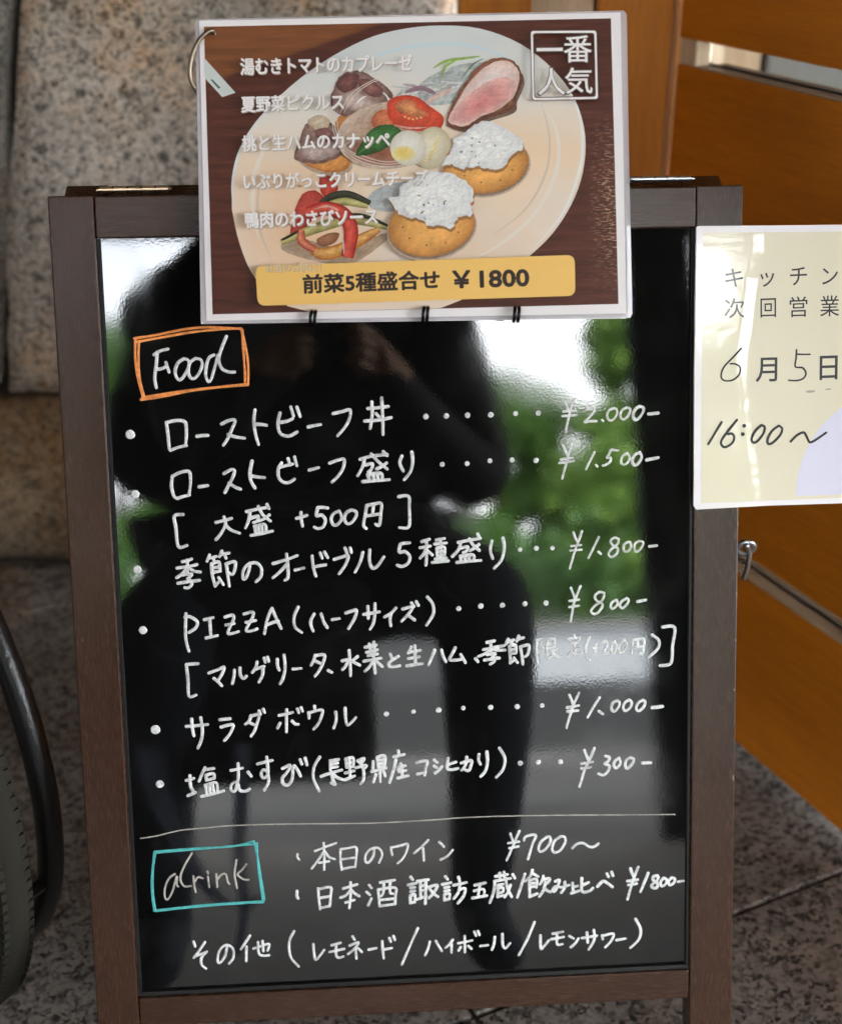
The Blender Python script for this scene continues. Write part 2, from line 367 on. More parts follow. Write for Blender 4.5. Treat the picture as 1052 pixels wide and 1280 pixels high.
def tree(x, y, h, r, k, seed, label, base=1.2):
    rnd = random.Random(seed)
    t = empty('garden_tree', (x, y, 0), label=label, cat='tree', group='trees beyond the garden wall')
    bm = bmesh.new(); tube(bm, [(0, 0, 0), (.05, .02, h * .3), (-.05, .05, h * .6), (0, 0, h * .85)], [.16, .12, .08, .03], 8)
    for b in range(7):
        a = rnd.uniform(0, 6.28); z = h * rnd.uniform(.3, .6)
        tube(bm, [(0, 0, z), (math.cos(a) * r * .4, math.sin(a) * r * .4, z + h * .12), (math.cos(a) * r * .8, math.sin(a) * r * .8, z + h * .2)], [.06, .04, .015], 6)
    mobj('trunk', bm, bark, t)
    bm = bmesh.new(); cl = []
    for c in range(46):
        a = rnd.uniform(0, 6.28); q = rnd.uniform(.1, 1) ** .6 * r; z = rnd.uniform(base, h)
        q *= math.sqrt(max(.1, 1 - ((z - (h + base) / 2) / ((h - base) / 2 + .3)) ** 2)); cl.append((math.cos(a) * q, math.sin(a) * q, z, rnd.uniform(.25, .5) * r * .55))
    for _ in range(9500):
        cx, cy, cz, cr = rnd.choice(cl)
        d = Vector((rnd.gauss(0, 1), rnd.gauss(0, 1), rnd.gauss(0, 1))).normalized() * cr * rnd.uniform(.5, 1.05)
        p = Vector((cx, cy, cz)) + d; s = rnd.uniform(.08, .19)
        u = Vector((rnd.gauss(0, 1), rnd.gauss(0, 1), rnd.gauss(0, .6))).normalized(); vv = u.orthogonal().normalized()
        bm.faces.new([bm.verts.new(p + u * s), bm.verts.new(p + vv * s * .5), bm.verts.new(p - u * s), bm.verts.new(p - vv * s * .5)])
    mobj('crown', bm, leafm[k], t)
TL = ['tall bright green tree nearest the left of the mirrored garden', 'darker tree between two bright ones beyond the white wall', 'bright leafy tree mirrored right beside the dark pillar',
      'broad tree mirrored above the price column', 'low yellow-green tree mirrored over the white wall', 'tree hidden mostly by the added left pillar', 'tall thin-crowned tree standing farther back', 'small dark tree farther back in the garden']
for a in [(-1.9, -19, 6.6, 1.7, 0, 1), (.8, -21, 5.6, 2.0, 1, 2), (6.5, -19, 7.2, 1.5, 2, 3), (4.0, -20.0, 6.0, 1.6, 0, 4), (5.3, -18.2, 4.2, 1.5, 2, 5), (-6, -20, 6, 2, 1, 6), (5.0, -25, 7.2, 2.0, 1, 7), (9.5, -23, 8, 2.2, 1, 8)]:
    tree(*a, TL[a[5] - 1])
bm = bmesh.new(); rnd = random.Random(4)
for _ in range(15000):
    p = Vector((rnd.uniform(-12, 16), rnd.uniform(-17.6, -16.4), rnd.uniform(.1, 3.1 + .3 * math.sin(_)))); s = rnd.uniform(.06, .13)
    u = Vector((rnd.gauss(0, 1), rnd.gauss(0, 1), rnd.gauss(0, 1))).normalized(); vv = u.orthogonal().normalized()
    bm.faces.new([bm.verts.new(p + u * s), bm.verts.new(p + vv * s * .6), bm.verts.new(p - u * s), bm.verts.new(p - vv * s * .6)])
tag(mobj('hedge', bm, leafm[1]), 'clipped dark green hedge growing behind the white garden wall', 'hedge')

# ------------------------------------------------------------------ the menu board (A-frame)
c0 = Vector((-.0091, .8641, -.5236 + HC))
BP = Plane(c0, (.9977, .0685, 0), (-.0222, .3084, .951))
VB = (c0.z) / BP.ey.z                      # distance from panel centre down to the floor
root_m = BP.matrix(); root_m.translation = c0 - BP.ey * VB
board = empty('menu_board', root_m, label='dark brown wooden A-frame menu board with a glossy black handwritten panel', cat='menu board')
FH = .0060                                  # frame stands proud of the glass
U0 = BP.uv(60, 700, FH)
ul_o, ur_o = -.2420, .2440; ul_i, ur_i = -.2108, .2106
vt_o, vt_i, vb_i, vb_o = .3085, .2795, -.2800, -.3065
Y = VB
boxo('upright', (ul_o, ul_i, .004, vt_o + Y, -.016, FH), M['frame_up'], board, bev=.0012)
boxo('upright', (ur_i, ur_o, .004, vt_o + Y, -.016, FH), M['frame_up'], board, bev=.0012)
boxo('top_rail', (ul_i + .0006, ur_i - .0006, vt_i + Y, vt_o + Y - .0006, -.0155, FH - .0004), M['frame'], board, bev=.001)
boxo('bottom_rail', (ul_i + .0006, ur_i - .0006, vb_o + Y, vb_i - .0035 + Y, -.0155, FH - .0004), M['frame'], board, bev=.001)
panel = boxo('writing_panel', (ul_i - .004, ur_i + .004, vb_i - .006 + Y, vt_i + .006 + Y, -.006, 0), M['glass'], board)
bm = bmesh.new()
box(bm, ul_i + .0002, ul_i + .0024, vb_i + Y, vt_i - .0002 + Y, .0002, .0025); box(bm, ur_i - .0022, ur_i - .0002, vb_i + Y, vt_i - .0002 + Y, .0002, .0025)
box(bm, ul_i + .0002, ur_i - .0002, vb_i - .0034 + Y, vb_i - .0002 + Y, .0002, .003)
mobj('gasket', bm, M['black'], board)
# rear frame, hinged at the top and splayed backwards
HM = Matrix.Translation((0, vt_o + Y - .001, -.0185)) @ Matrix.Rotation(R(37), 4, 'X')
L2 = .80
for a, b in ((ul_o + .006, ul_o + .036), (ur_o - .036, ur_o - .006)):
    boxo('rear_upright', (a, b, -L2, -.0005, -.020, 0), M['frame_up'], board, bev=.0015, M=HM)
boxo('rear_rail', (ul_o + .037, ur_o - .037, -.030, -.001, -.0195, -.0005), M['frame'], board, bev=.001, M=HM)
boxo('rear_rail', (ul_o + .037, ur_o - .037, -.66, -.63, -.0195, -.0005), M['frame'], board, bev=.001, M=HM)
def hinge(px0, px1, py, m):
    a = BP.uv(px0, py + 1, -.012); b = BP.uv(px1, py - 1, -.012)
    h = empty('hinge', None, board); h.location = (0, 0, 0)
    bm = bmesh.new(); K = 5; y = (a[1] + b[1]) / 2 + Y
    for k in range(K):
        x0 = a[0] + (b[0] - a[0]) * k / K; x1 = a[0] + (b[0] - a[0]) * (k + 1) / K
        tube(bm, [(x0 + .0006, y, -.012), (x1 - .0006, y, -.012)], .0026 if k % 2 else .0023, 12)
    mobj('barrel', bm, m, h, smooth=False)
    bm = bmesh.new(); tube(bm, [(a[0] - .0015, y, -.012), (b[0] + .0015, y, -.012)], .0010, 8)
    mobj('pin', bm, m, h)
    boxo('leaf', (a[0], b[0], y - .0012, y - .0004, -.011, -.001), m, h)
hinge(124, 212, 237, M['brass']); hinge(786, 863, 224, M['steel'])
# worn chips along the outer arris of the right upright and the lower rail
chipm = mat('bare_wood_chip', (.36, .24, .16), .7)
for k, (x, y, l_) in enumerate([(922.5, 655, 6), (917.5, 862, 3), (916.4, 972, 10), (921, 742, 3), (858, 1213, 4), (182, 1249, 3), (919.6, 800, 4), (104, 800, 2)]):
    a = BP.uv(x, y - l_ / 2, FH); b = BP.uv(x + (3 if y > 1200 else -.3), y + (l_ / 2 if y < 1200 else -l_ / 2), FH); bm = bmesh.new()
    ws = .0005
    vs = [bm.verts.new((a[0] - ws, a[1] + Y, FH + .00015)), bm.verts.new((b[0] - ws * 1.6, (a[1] + b[1]) / 2 + Y, FH + .00015)), bm.verts.new((b[0] - ws * .3, b[1] + Y, FH + .00015)), bm.verts.new((a[0] + ws * .6, (a[1] * .4 + b[1] * .6) + Y, FH + .00015))]
    bm.faces.new(vs); mobj('chip', bm, chipm, board)
# safety hook on the side of the right upright
hk = empty('hook', None, board)
eu, ev = BP.uv(933, 685, -.004); ev += Y
bm = bmesh.new(); tube(bm, [(ur_o - .001, ev, -.006), (eu - .004, ev, -.006)], .0014, 8)
ring_r = .0062
tube(bm, [(eu + ring_r * math.cos(a) * 1.0, ev + ring_r * math.sin(a) * .8, -.006 + .003 * math.sin(a)) for a in [2 * PI * k / 24 for k in range(24)]], .0023, 8, closed=True)
mobj('eye_screw', bm, M['steel'], hk, smooth=True)
hp = [(932, 681), (936, 688), (935, 702), (932.5, 714), (927.5, 725)]
bm = bmesh.new(); tube(bm, [(*(lambda q: (q[0], q[1] + Y))(BP.uv(x, y, .001 - .001 * i)), .001 - .001 * i) for i, (x, y) in enumerate(spline(hp, 4))][:], [.0012] * 1 + [.0021] * (len(spline(hp, 4)) - 2) + [.0009], 8)
mobj('hook_wire', bm, M['steel'], hk, smooth=True)

# ---- handwriting
def ribbon(bm, pts, r, h0=.00010, h=.00022, rj=None):
    """domed stroke of liquid chalk along 2-D points"""
    if len(pts) == 1 or (len(pts) == 2 and (Vector(pts[0]) - Vector(pts[1])).length < 1e-6):
        p = pts[0]; c = bm.verts.new((p[0], p[1], h0 + h)); K = 12
        A = [bm.verts.new((p[0] + r * .75 * math.cos(2 * PI * k / K), p[1] + r * .75 * math.sin(2 * PI * k / K), h0 + h)) for k in range(K)]
        B = [bm.verts.new((p[0] + r * (1 + .08 * math.sin(3 * k + p[0] * 900)) * math.cos(2 * PI * k / K), p[1] + r * math.sin(2 * PI * k / K), h0)) for k in range(K)]
        for k in range(K):
            bm.faces.new((c, A[k], A[(k + 1) % K])); bm.faces.new((A[k], B[k], B[(k + 1) % K], A[(k + 1) % K]))
        return
    P = [Vector(p) for p in pts]; secs = []
    n = len(P); t_a = (P[1] - P[0]).normalized(); t_b = (P[-1] - P[-2]).normalized()
    for e, wd in ((.92, .38), (.62, .78), (.3, .95)): secs.append((P[0] - t_a * r * e, t_a, wd))
    for i, p in enumerate(P):
        t = (P[min(i + 1, n - 1)] - P[max(i - 1, 0)])
        t = t.normalized() if t.length > 1e-9 else t_a
        secs.append((p, t, 1 + .16 * noise.noise(Vector((p.x * 130, p.y * 130, r * 1000))) - .10 * (i / n)))
    for e, wd in ((.3, .85), (.62, .7), (.92, .34)): secs.append((P[-1] + t_b * r * e, t_b, wd))
    prev = None; L = len(secs)
    for k, (p, t, wd) in enumerate(secs):
        s = Vector((-t.y, t.x)); z = h0 + h * min(1, wd * 1.1) + .00004 * k / L
        row = [bm.verts.new((*(p + s * r * wd * q), zz)) for q, zz in ((-1, h0 - .00008), (-.55, z), (.55, z), (1, h0 - .00008))]
        if prev:
            for q in range(3): bm.faces.new((prev[q], row[q], row[q + 1], prev[q + 1]))
        prev = row
def write(name, parent, plane, text, ox, oy, sc, width, material, dy=0, label=None, h0=.0001, hp=0., one=False):
    """strokes: 'x,y x,y ...; x,y ...' measured on the photograph (crop origin ox, oy, magnified sc times);
    strokes that stand close together make one object"""
    u0 = plane.uv(500, 640, hp); u1 = plane.uv(510, 640, hp); ppm = abs(u1[0] - u0[0]) / 10
    S_ = []
    for st in text.replace('\n', ' ').split(';'):
        st = st.split()
        if not st: continue
        wmul = 1.
        if st[0].startswith('w'): wmul = float(st[0][1:]); st = st[1:]
        pp = [tuple(float(a) for a in s.split(',')) for s in st]
        S_.append((wmul, [(ox + a / sc, oy + b / sc) for a, b in pp]))
    par = list(range(len(S_)))
    def find(i):
        while par[i] != i: i = par[i]
        return i
    bb = [(min(p[0] for p in q), max(p[0] for p in q), min(p[1] for p in q), max(p[1] for p in q)) for _, q in S_]
    for i in range(len(S_)):
        for j in range(i):
            A, B = bb[i], bb[j]
            if one or (A[0] - 26 < B[1] and B[0] - 26 < A[1] and A[2] - 1.5 < B[3] and B[2] - 1.5 < A[3]): par[find(i)] = find(j)
    out = {}
    for i, (wmul, pp) in enumerate(S_):
        bm = out.setdefault(find(i), bmesh.new())
        if len(pp) > 1: pp = spline(pp, 5)
        uvs = [(lambda q: (q[0], q[1] + dy))(plane.uv(a, b, hp)) for a, b in pp]
        ribbon(bm, uvs, width * wmul * ppm / 2, h0=h0 + hp + .00003 * (i % 5))
    for bm in out.values():
        o = mobj(name, bm, material, parent)
        if label: o['label'] = label
    return o
def hw(text, ox, oy, width=4.2, m='white', name='handwriting', label=None):
    return write(name, panel, BP, text, ox, oy, 4.0, width, M[m], dy=Y, label=label)

# Food heading and its orange box
hw("82,110 200,88 350,62 480,48 605,42; 72,92 180,75 330,45 450,36 600,44; 78,92 76,180 88,280 116,388; 95,105 92,200 100,300 122,382;"
   "105,398 200,385 350,355 500,335 640,325; 112,388 250,365 400,345 640,320; 605,42 625,120 640,220 640,325; 612,50 616,150 624,250 625,322", 150, 400, 3.2, 'orange', 'heading_box', 'double orange hand-drawn box around the word Food')
hw("187,160 181,230 174,290 182,338; 170,174 200,155 240,145; 190,246 215,241 235,228; 230,212 238,238 246,260;"
   "318,195 290,215 276,255 285,290 305,297 330,265 345,225 340,200 318,193; 378,192 352,212 342,250 350,285 372,292 398,262 411,222 403,198 380,193;"
   "470,175 445,190 431,235 429,280 442,308 456,296 470,250 484,200 488,176; 532,82 505,150 494,200 510,243 545,260 573,260", 150, 400, 4.0, 'white', 'heading', 'the word Food')
# line 1
hw("232,512 240,570 247,640 254,652; 234,512 285,502 322,508 331,530 332,580 328,628; 256,650 290,637 333,627; 385,582 410,578 440,577;"
   "508,520 545,502 576,502 560,545 540,590 518,625; 540,572 580,585 622,590; 675,450 669,500 675,560 692,622; 678,521 705,522 732,526", 150, 400)
hw("200,145 191,182 192,225 207,252 245,260 285,240; 200,192 232,187 262,174; 254,115 267,160; 284,115 300,162; 340,215 370,208 402,203;"
   "465,148 510,138 550,130 545,178 522,218 488,258; 638,122 690,118 740,112; 622,185 690,180 755,168; 658,90 660,150 650,222; 707,70 712,160 714,252; 680,148 694,165", 300, 480)
def dots(pts, w=7.0, name='dot'):
    for x, y in pts:
        bm = bmesh.new(); q = BP.uv(x, y); ribbon(bm, [(q[0], q[1] + Y)], w * .00031 * random.uniform(.9, 1.1), h0=.0001, h=.0003)
        mobj(name, bm, M['white'], panel)
dots([(532, 520.7), (557.5, 520), (584, 519), (613, 518.5), (644, 517), (672.5, 516.5)], 6.4)
dots([(552.5, 580.5), (583.5, 579.5), (612, 576), (639.5, 575), (669.5, 575.5)], 6.6)
dots([(649.5, 687), (670, 685.5), (690, 685)], 6.2)
dots([(573, 760.7), (600.7, 757.5), (627.5, 756.5), (655.7, 754.7), (682, 753.7)], 6.6)
dots([(482.7, 892.5), (516.5, 889.5), (548, 887.5), (578.7, 885), (613, 884.2), (646, 883.2), (677.2, 882)], 6.4)
dots([(649.7, 954), (672.5, 952.5), (700, 952.2)], 6.4)
dots([(169.5, 617.5), (172, 712), (179, 787.7), (194.5, 912), (200, 980), (163, 543)], 10.5, 'bullet')
# prices, upper block
hw("345,92 355,120 366,142; 388,75 372,115 360,170 345,238; 335,138 395,132; 330,160 398,155; 450,125 470,110 488,118 485,140 465,165 440,190 470,186 500,185; 528,180 533,186;"
   "590,120 565,130 553,155 560,178 580,180 600,155 602,130 590,120; 650,118 628,130 618,155 628,175 645,172 662,150 668,125 650,118; w1.2 715,112 695,125 682,155 692,178 710,172 730,145 735,120 715,112; w1.3 760,150 808,145;"
   "332,305 345,335 354,355; 378,298 362,345 348,400 328,472; 322,378 382,368; 315,395 385,385; 490,340 470,380 448,425; 498,405 505,412; 570,332 560,355 552,368 570,366 568,388 545,405 532,408; 575,328 608,332;"
   "655,345 632,358 622,385 632,402 652,395 665,370 655,345; w1.2 715,342 690,355 678,385 690,405 710,395 725,365 715,342; w1.3 750,380 808,368;"
   "385,742 395,770 403,785; 427,735 412,780 393,830 366,922; 375,810 422,805; 370,832 425,828; 512,765 485,820 460,870; 510,838 522,850;"
   "610,775 590,768 570,785 580,805 605,822 600,850 575,865 560,850 575,825 605,800 612,778; 655,790 637,805 637,833 655,837 672,815 668,792 655,790; 712,785 692,800 690,830 706,837 728,812 733,790 715,785; w1.2 765,812 800,808", 620, 480, 3.3, 'white', 'price')
# line 2 and 3
hw("262,180 258,230 270,280 288,292; 262,182 300,163 345,158 353,200 351,235 345,275; 288,292 315,283 347,275; 395,234 438,228; 520,168 555,148 573,155 560,195 540,232 525,262;"
   "545,215 575,235 603,246; 660,105 650,160 655,205 675,240; 657,180 690,185 722,188; 316,372 272,380 280,440 292,532 334,527; 480,412 520,402 558,392; 520,385 528,420 507,465 480,498; 530,428 555,450 598,466;"
   "632,358 690,345 742,336; 650,360 645,398 628,438; 655,390 692,381 684,405 668,412; 692,332 712,372 752,405; 746,375 718,395 692,405; 734,322 744,342; 672,430 678,466; 674,430 724,422 730,460; 690,430 694,464; 708,426 712,462; 655,477 710,467 762,455;"
   "882,392 908,385 934,377; 904,362 906,395 912,430", 150, 550)
hw("208,395 192,422 193,465 215,490 245,492 272,475; 203,415 230,408 262,400; 240,372 250,405; 272,365 284,408; 345,430 370,424 392,418; 448,395 490,380 520,377 515,420 490,460 460,490;"
   "600,376 660,360 735,352; 622,375 612,415 588,458; 628,405 662,398 655,428 640,440; 655,350 690,388 735,425; 732,395 702,415 682,425; 715,338 735,358; 638,452 646,482; 640,452 703,446 710,480; 664,452 668,480; 686,450 689,480; 612,488 680,483 745,478;"
   "808,360 798,395 815,435; 858,340 862,390 850,440 820,478", 300, 480)
hw("392,283 442,282 445,340 444,432 398,438; 95,355 65,370 55,400 68,425 90,420 108,390 97,357; 155,350 130,365 122,395 135,418 158,412 180,380 178,357 157,350;"
   "232,330 226,370 217,425 230,442; 232,328 270,320 305,318 303,370 296,425 278,421; 266,330 262,372; 228,380 262,375 300,369", 400, 550)
hw("988,338 1012,337 1038,340; 988,338 981,378 1008,375 1026,400 1016,433 990,443 972,436", 150, 550)
# line 4
hw("312,608 335,604 358,595; 285,640 345,632 385,622; 336,600 338,630 338,672; 334,640 312,668 283,688; 345,640 370,655 402,660; 312,674 360,670 338,694; 340,692 360,715 345,738 325,738; 290,716 345,708 398,702;"
   "448,575 436,605; 447,590 482,582; 464,588 470,602; 510,555 498,582; 506,572 545,565; 522,572 530,590; 458,618 461,670 476,730; 460,618 494,610 500,650; 462,640 496,635; 465,662 500,656; 476,728 496,708; 494,688 516,722; 530,620 575,608 573,650 562,672 545,664; 532,620 538,670 546,730;"
   "650,615 645,650 630,688 615,692 617,652 640,622 680,614 706,640 704,682 680,708; 765,618 825,600 885,578; 832,570 838,620 840,685 825,700; 832,622 800,658 765,688; 875,650 918,640; 960,580 965,630 978,680; 965,635 1000,628 1028,624; 1000,565 1010,590; 1022,560 1038,588", 150, 550)
hw("70,597 110,585 140,578 132,612 115,642 95,668; 124,540 134,565; 150,540 156,562; 213,562 200,610 175,660; 248,550 246,600 260,640 288,628 318,584; 402,520 420,516 446,514; 400,522 395,560 424,558 448,582 440,615 410,632 385,626;"
   "508,508 545,496; 500,538 550,530; 530,502 532,560 528,625; 528,545 515,572 500,590; 538,556 560,575; 580,500 620,492; 572,520 630,514; 582,542 585,580; 583,540 620,535 620,578; 583,560 620,556; 585,580 620,576; 601,500 603,605; 575,595 630,590; 560,612 640,605;"
   "690,512 750,500 800,492; 702,515 690,550 660,582; 705,540 738,534 730,555 715,562; 745,495 765,525 795,552; 793,522 768,542 748,552; 786,470 798,492; 700,580 705,606; 700,582 762,574 768,604; 722,580 725,605; 742,578 745,604; 682,612 745,606 802,602;"
   "858,505 850,550 862,592; 913,490 919,540 905,600 870,640", 400, 550)
# line 5
hw("330,148 328,210 330,280 345,335; 325,166 352,164 386,188 380,218 345,242; 422,178 465,168; 448,175 455,265; 430,270 487,258; 525,165 562,156 568,176 552,210 540,246 565,246 592,238; 530,205 570,198;"
   "620,150 662,140 665,162 647,195 630,232 655,235 685,224; 630,192 678,182; 755,130 735,180 722,248; 760,122 780,170 805,222; 733,205 765,192 792,186; 890,115 870,165 875,215 908,242", 150, 730)
hw("50,150 32,190 45,235; 85,150 98,190 116,218; 140,178 175,172; 208,145 235,136 262,131 250,175 222,222; 298,152 340,145 375,139; 318,112 320,145 321,172; 354,98 353,150 345,198 330,225; 458,120 435,145 402,165; 433,150 429,180 433,208;"
   "492,125 540,114 525,145 488,185; 518,155 552,180; 536,95 548,112; 560,88 570,107; 615,65 642,100 645,150 612,205;"
   "55,355 48,380 35,405; 57,358 102,355 92,400 74,435 55,460; 58,386 80,396; 120,432 138,442; 225,332 230,400 232,458; 190,384 218,380 208,408 192,428; 268,362 240,385; 236,385 278,406;"
   "305,316 360,305; 326,300 330,322; 348,290 345,312; 312,342 366,328; 330,322 334,352; 350,315 352,346; 320,358 366,350; 298,386 385,370; 346,350 350,400 355,445; 344,385 325,415 305,435; 355,382 390,412;"
   "430,350 442,380; 470,362 440,380 422,397 428,412 450,413 478,408; 535,315 520,345; 527,340 580,332; 522,372 575,364; 553,308 556,402; 512,409 590,398; 652,330 636,370 622,403; 685,330 695,362 708,388; 755,318 738,352 725,378 760,380 795,374; 782,352 805,393; 855,372 868,388;"
   "912,292 950,284; 895,328 960,315 998,308; 931,290 933,345; 926,330 900,350 870,362; 942,325 968,330 1003,330; 915,354 955,346 938,366; 940,365 950,385 930,400; 900,380 975,370", 380, 730)
hw("332,402 390,398; 332,405 340,480 345,560 380,555; 445,445 490,428 520,415 512,445 492,480; 470,472 490,488 508,508; 572,430 570,460 562,498; 600,420 602,455 618,472 632,460; 685,390 680,415 662,442; 678,425 720,412; 714,418 712,455 695,490; 720,370 726,390; 738,366 743,386;"
   "786,375 788,410 796,430; 820,355 825,420 815,470 800,498; 864,425 904,422", 150, 730)
hw("372,140 385,172 391,190; 420,130 402,175 385,225 372,305; 365,205 412,198; 365,235 412,228; 538,165 515,160 492,180 502,205 530,222 515,255 490,270 473,256 490,230 525,205 538,178; 600,198 577,213 571,236 584,243 605,222 601,198; 650,192 624,208 617,230 630,240 653,220 660,200 650,192; w1.2 705,208 745,200", 620, 700, 3.4, 'white', 'price')
hw("60,396 48,420; 58,408 86,400; 70,408 80,420; 112,380 102,405; 108,396 135,388; 65,432 68,470 70,514; 65,432 95,425 98,465; 68,450 97,446; 70,468 98,464; 70,514 90,500; 88,490 105,512; 120,434 162,426 158,468 145,482; 120,434 126,470 132,520; 0,445 18,450; 0,490 15,490;"
   "w1.0 830,335 890,338 880,430 872,515 818,528; w1.0 778,375 810,400 808,440 762,485;"
   "w.75 205,400 200,440 205,515; w.75 205,400 235,398 220,425 235,445 215,460; w.75 255,400 250,440 252,492; w.75 255,400 290,395 288,440; w.75 255,420 288,418; w.75 254,442 288,438; w.75 252,492 275,478; w.75 305,445 275,460; w.75 275,455 298,480 318,478;"
   "w.75 388,375 390,390; w.75 365,405 362,395 415,388 410,402; w.75 375,415 405,412; w.75 390,415 392,465; w.75 392,440 410,438; w.75 378,445 360,475; w.75 370,462 395,472 430,465; w.8 465,385 447,430 447,480 462,500; w.75 482,440 512,436; w.75 498,418 495,468; w.75 530,415 548,405 552,425 535,465 558,462;"
   "w.75 590,405 575,430 572,460 585,465 600,435 590,405; w.75 640,400 615,425 612,460 635,455 650,425 640,400; w.8 682,400 677,440 672,470; w.9 682,400 735,395 735,440 728,470 715,465; w.8 705,400 705,430; w.8 678,435 735,430", 620, 700)
# line 7, 8
hw("332,192 385,188 438,182; 358,155 362,200 370,238; 403,148 412,200 408,255 390,300; 500,158 550,153; 505,195 564,183 552,225 522,262; 655,138 645,165 628,180; 652,142 694,133 684,180 672,215 655,240; 652,175 680,188; 695,114 702,130; 716,105 722,122;"
   "795,137 830,130 862,122; 833,108 832,160 832,218; 800,176 788,200; 860,165 875,180 890,182; 886,104 893,122; 905,98 912,115; 972,90 974,108; 942,122 945,150; 945,124 985,112 1012,112 1004,150 990,180 968,205;"
   "332,462 368,452; 350,438 353,490 370,522; 340,538 358,530 378,522; 425,398 408,435 396,465; 422,408 470,402; 430,436 432,460; 430,436 466,428 472,450; 433,460 470,452; 427,485 433,528; 427,486 480,473 488,515; 446,484 450,522; 463,480 468,518; 408,542 460,530 518,514;"
   "555,412 585,406 612,400; 590,378 592,430 588,470 575,514 556,510 558,482 578,470 592,485 598,510 625,516 648,505; 640,420 656,440; 688,380 725,370 760,362; 733,345 739,400 738,435 718,450 705,430 718,408 738,425 742,470 722,510;"
   "812,402 850,386 836,420 812,450 816,478 840,485 860,455 865,400 872,388 890,415 902,440; 900,358 908,380; 925,350 934,384", 150, 860)
hw("158,120 160,160 148,200; 205,100 207,150 216,185 238,170 258,148; 78,345 50,395 47,455 75,515; 130,362 131,410; 131,364 172,357; 132,381 168,375; 133,398 166,393; 85,442 135,424 188,410; 136,418 142,455 155,482 135,474; 145,432 165,448 195,458;"
   "208,355 212,396; 208,354 244,349 246,392; 210,375 244,370; 212,396 246,392; 226,352 230,440; 206,425 250,414; 206,458 232,448 252,440; 268,364 300,352 286,375; 272,366 286,382; 260,398 310,386 300,402; 290,386 298,420 296,460 282,478;"
   "366,348 370,394; 366,346 402,340 403,388; 368,362 401,357; 369,378 402,373; 370,394 403,389; 345,368 343,412; 338,418 408,400; 378,402 380,468; 358,432 346,470; 398,418 405,440; 470,314 473,335; 448,344 500,332; 458,358 448,405 427,472; 482,378 468,408; 470,396 505,389; 486,385 490,442; 474,418 508,412; 468,450 520,438;"
   "562,372 614,365 606,400 602,435; 565,430 606,422; 650,360 664,372; 648,390 662,398; 654,425 675,408 688,392; 718,350 715,400 735,408 768,402; 720,382 758,370; 785,375 835,362 832,390 822,412 806,410; 812,345 806,385 788,410; 873,332 871,360 880,380; 912,318 915,370 905,415 882,442; 975,300 1002,350 994,405 960,445", 380, 860)
hw("365,35 378,68 384,85; 412,25 388,78 370,130 350,198; 352,98 410,88; 355,118 408,112; 515,48 485,95 456,145; 512,115 532,130; 605,62 582,75 574,103 588,117 610,95 615,72 605,62; 662,60 640,75 633,100 645,114 668,98 676,72 664,60; 732,60 708,75 698,102 712,114 735,95 743,70 733,60; w1.2 778,98 830,92;"
   "440,310 453,345 460,365; 490,300 464,362 440,410 415,492; 425,378 480,370; 425,402 470,396; 545,340 565,347 558,366 540,378 563,388 558,415 535,435 510,428; 612,350 593,365 586,388 600,400 620,375 613,350; 668,348 648,362 643,390 655,402 678,380 686,355 670,348; w1.2 730,375 770,373", 620, 860, 3.8, 'white', 'price')
# divider
write('divider_line', panel, BP, "176,1048 195,1045 225,1038 255,1035 290,1032 360,1030 460,1029 530,1025.5 600,1021 700,1019 790,1018.5 843,1018", 0, 0, 1, 1.7, M['thin_white'], dy=Y)
# drink heading
hw("175,178 400,160 560,152 670,125; 182,184 400,165 590,148 680,140; 670,125 690,220 708,330 722,415; 685,135 688,230 702,340 715,430; 170,472 400,447 600,432 720,425; 180,476 350,457 620,436 715,432; 172,180 161,280 160,380 172,474; 179,182 166,260 165,380 178,470", 150, 1020, 2.7, 'teal', 'heading_box', 'double teal hand-drawn box around the word drink')
hw("275,290 245,312 225,360 225,405 240,416 263,375 285,300 284,340 290,352; 360,185 322,250 302,310 320,350 355,350; 368,300 371,345 378,380; 373,330 390,306 414,311; 440,302 446,356; w1.2 437,278 440,286; 482,290 486,355; 484,322 505,295 528,290 538,328 548,340; 582,220 573,290 585,360; 632,240 610,268 588,292 615,315 643,318", 150, 1020, 2.8, 'thin_white', 'heading', 'the word drink')
hw("48,190 46,205 55,218; 135,175 185,155 240,135; 178,135 181,200 180,268; 176,182 150,220 118,262; 186,180 205,205 232,215; 155,234 205,226; 262,166 261,215 268,268; 262,166 300,160 340,157 340,205 335,255; 262,217 338,207; 268,264 335,252;"
   "430,165 425,200 402,232 385,225 390,190 415,165 450,160 470,190 455,232; 515,156 515,175 520,195; 515,157 560,148 597,140 590,180 570,215 548,235; 700,120 665,155 630,185; 673,160 676,195 678,222; 755,130 768,142 778,154; 762,218 795,200 822,170", 360, 1020, 3.3)
hw("45,375 44,400 50,412; 150,362 153,410 160,465; 152,366 212,356 212,400 208,450; 155,410 210,401; 160,460 208,449; 275,362 345,342; 312,332 312,400 306,460; 310,372 290,395 262,408; 318,372 335,388 355,400; 288,432 330,420; 405,346 416,360; 392,380 408,394; 400,446 416,412; 460,332 532,320;"
   "450,368 453,410 457,450; 450,368 534,358 536,400 534,440; 457,450 535,440; 479,330 476,380 466,400; 510,326 509,380 524,388; 458,420 534,412", 360, 1020, 3.8)
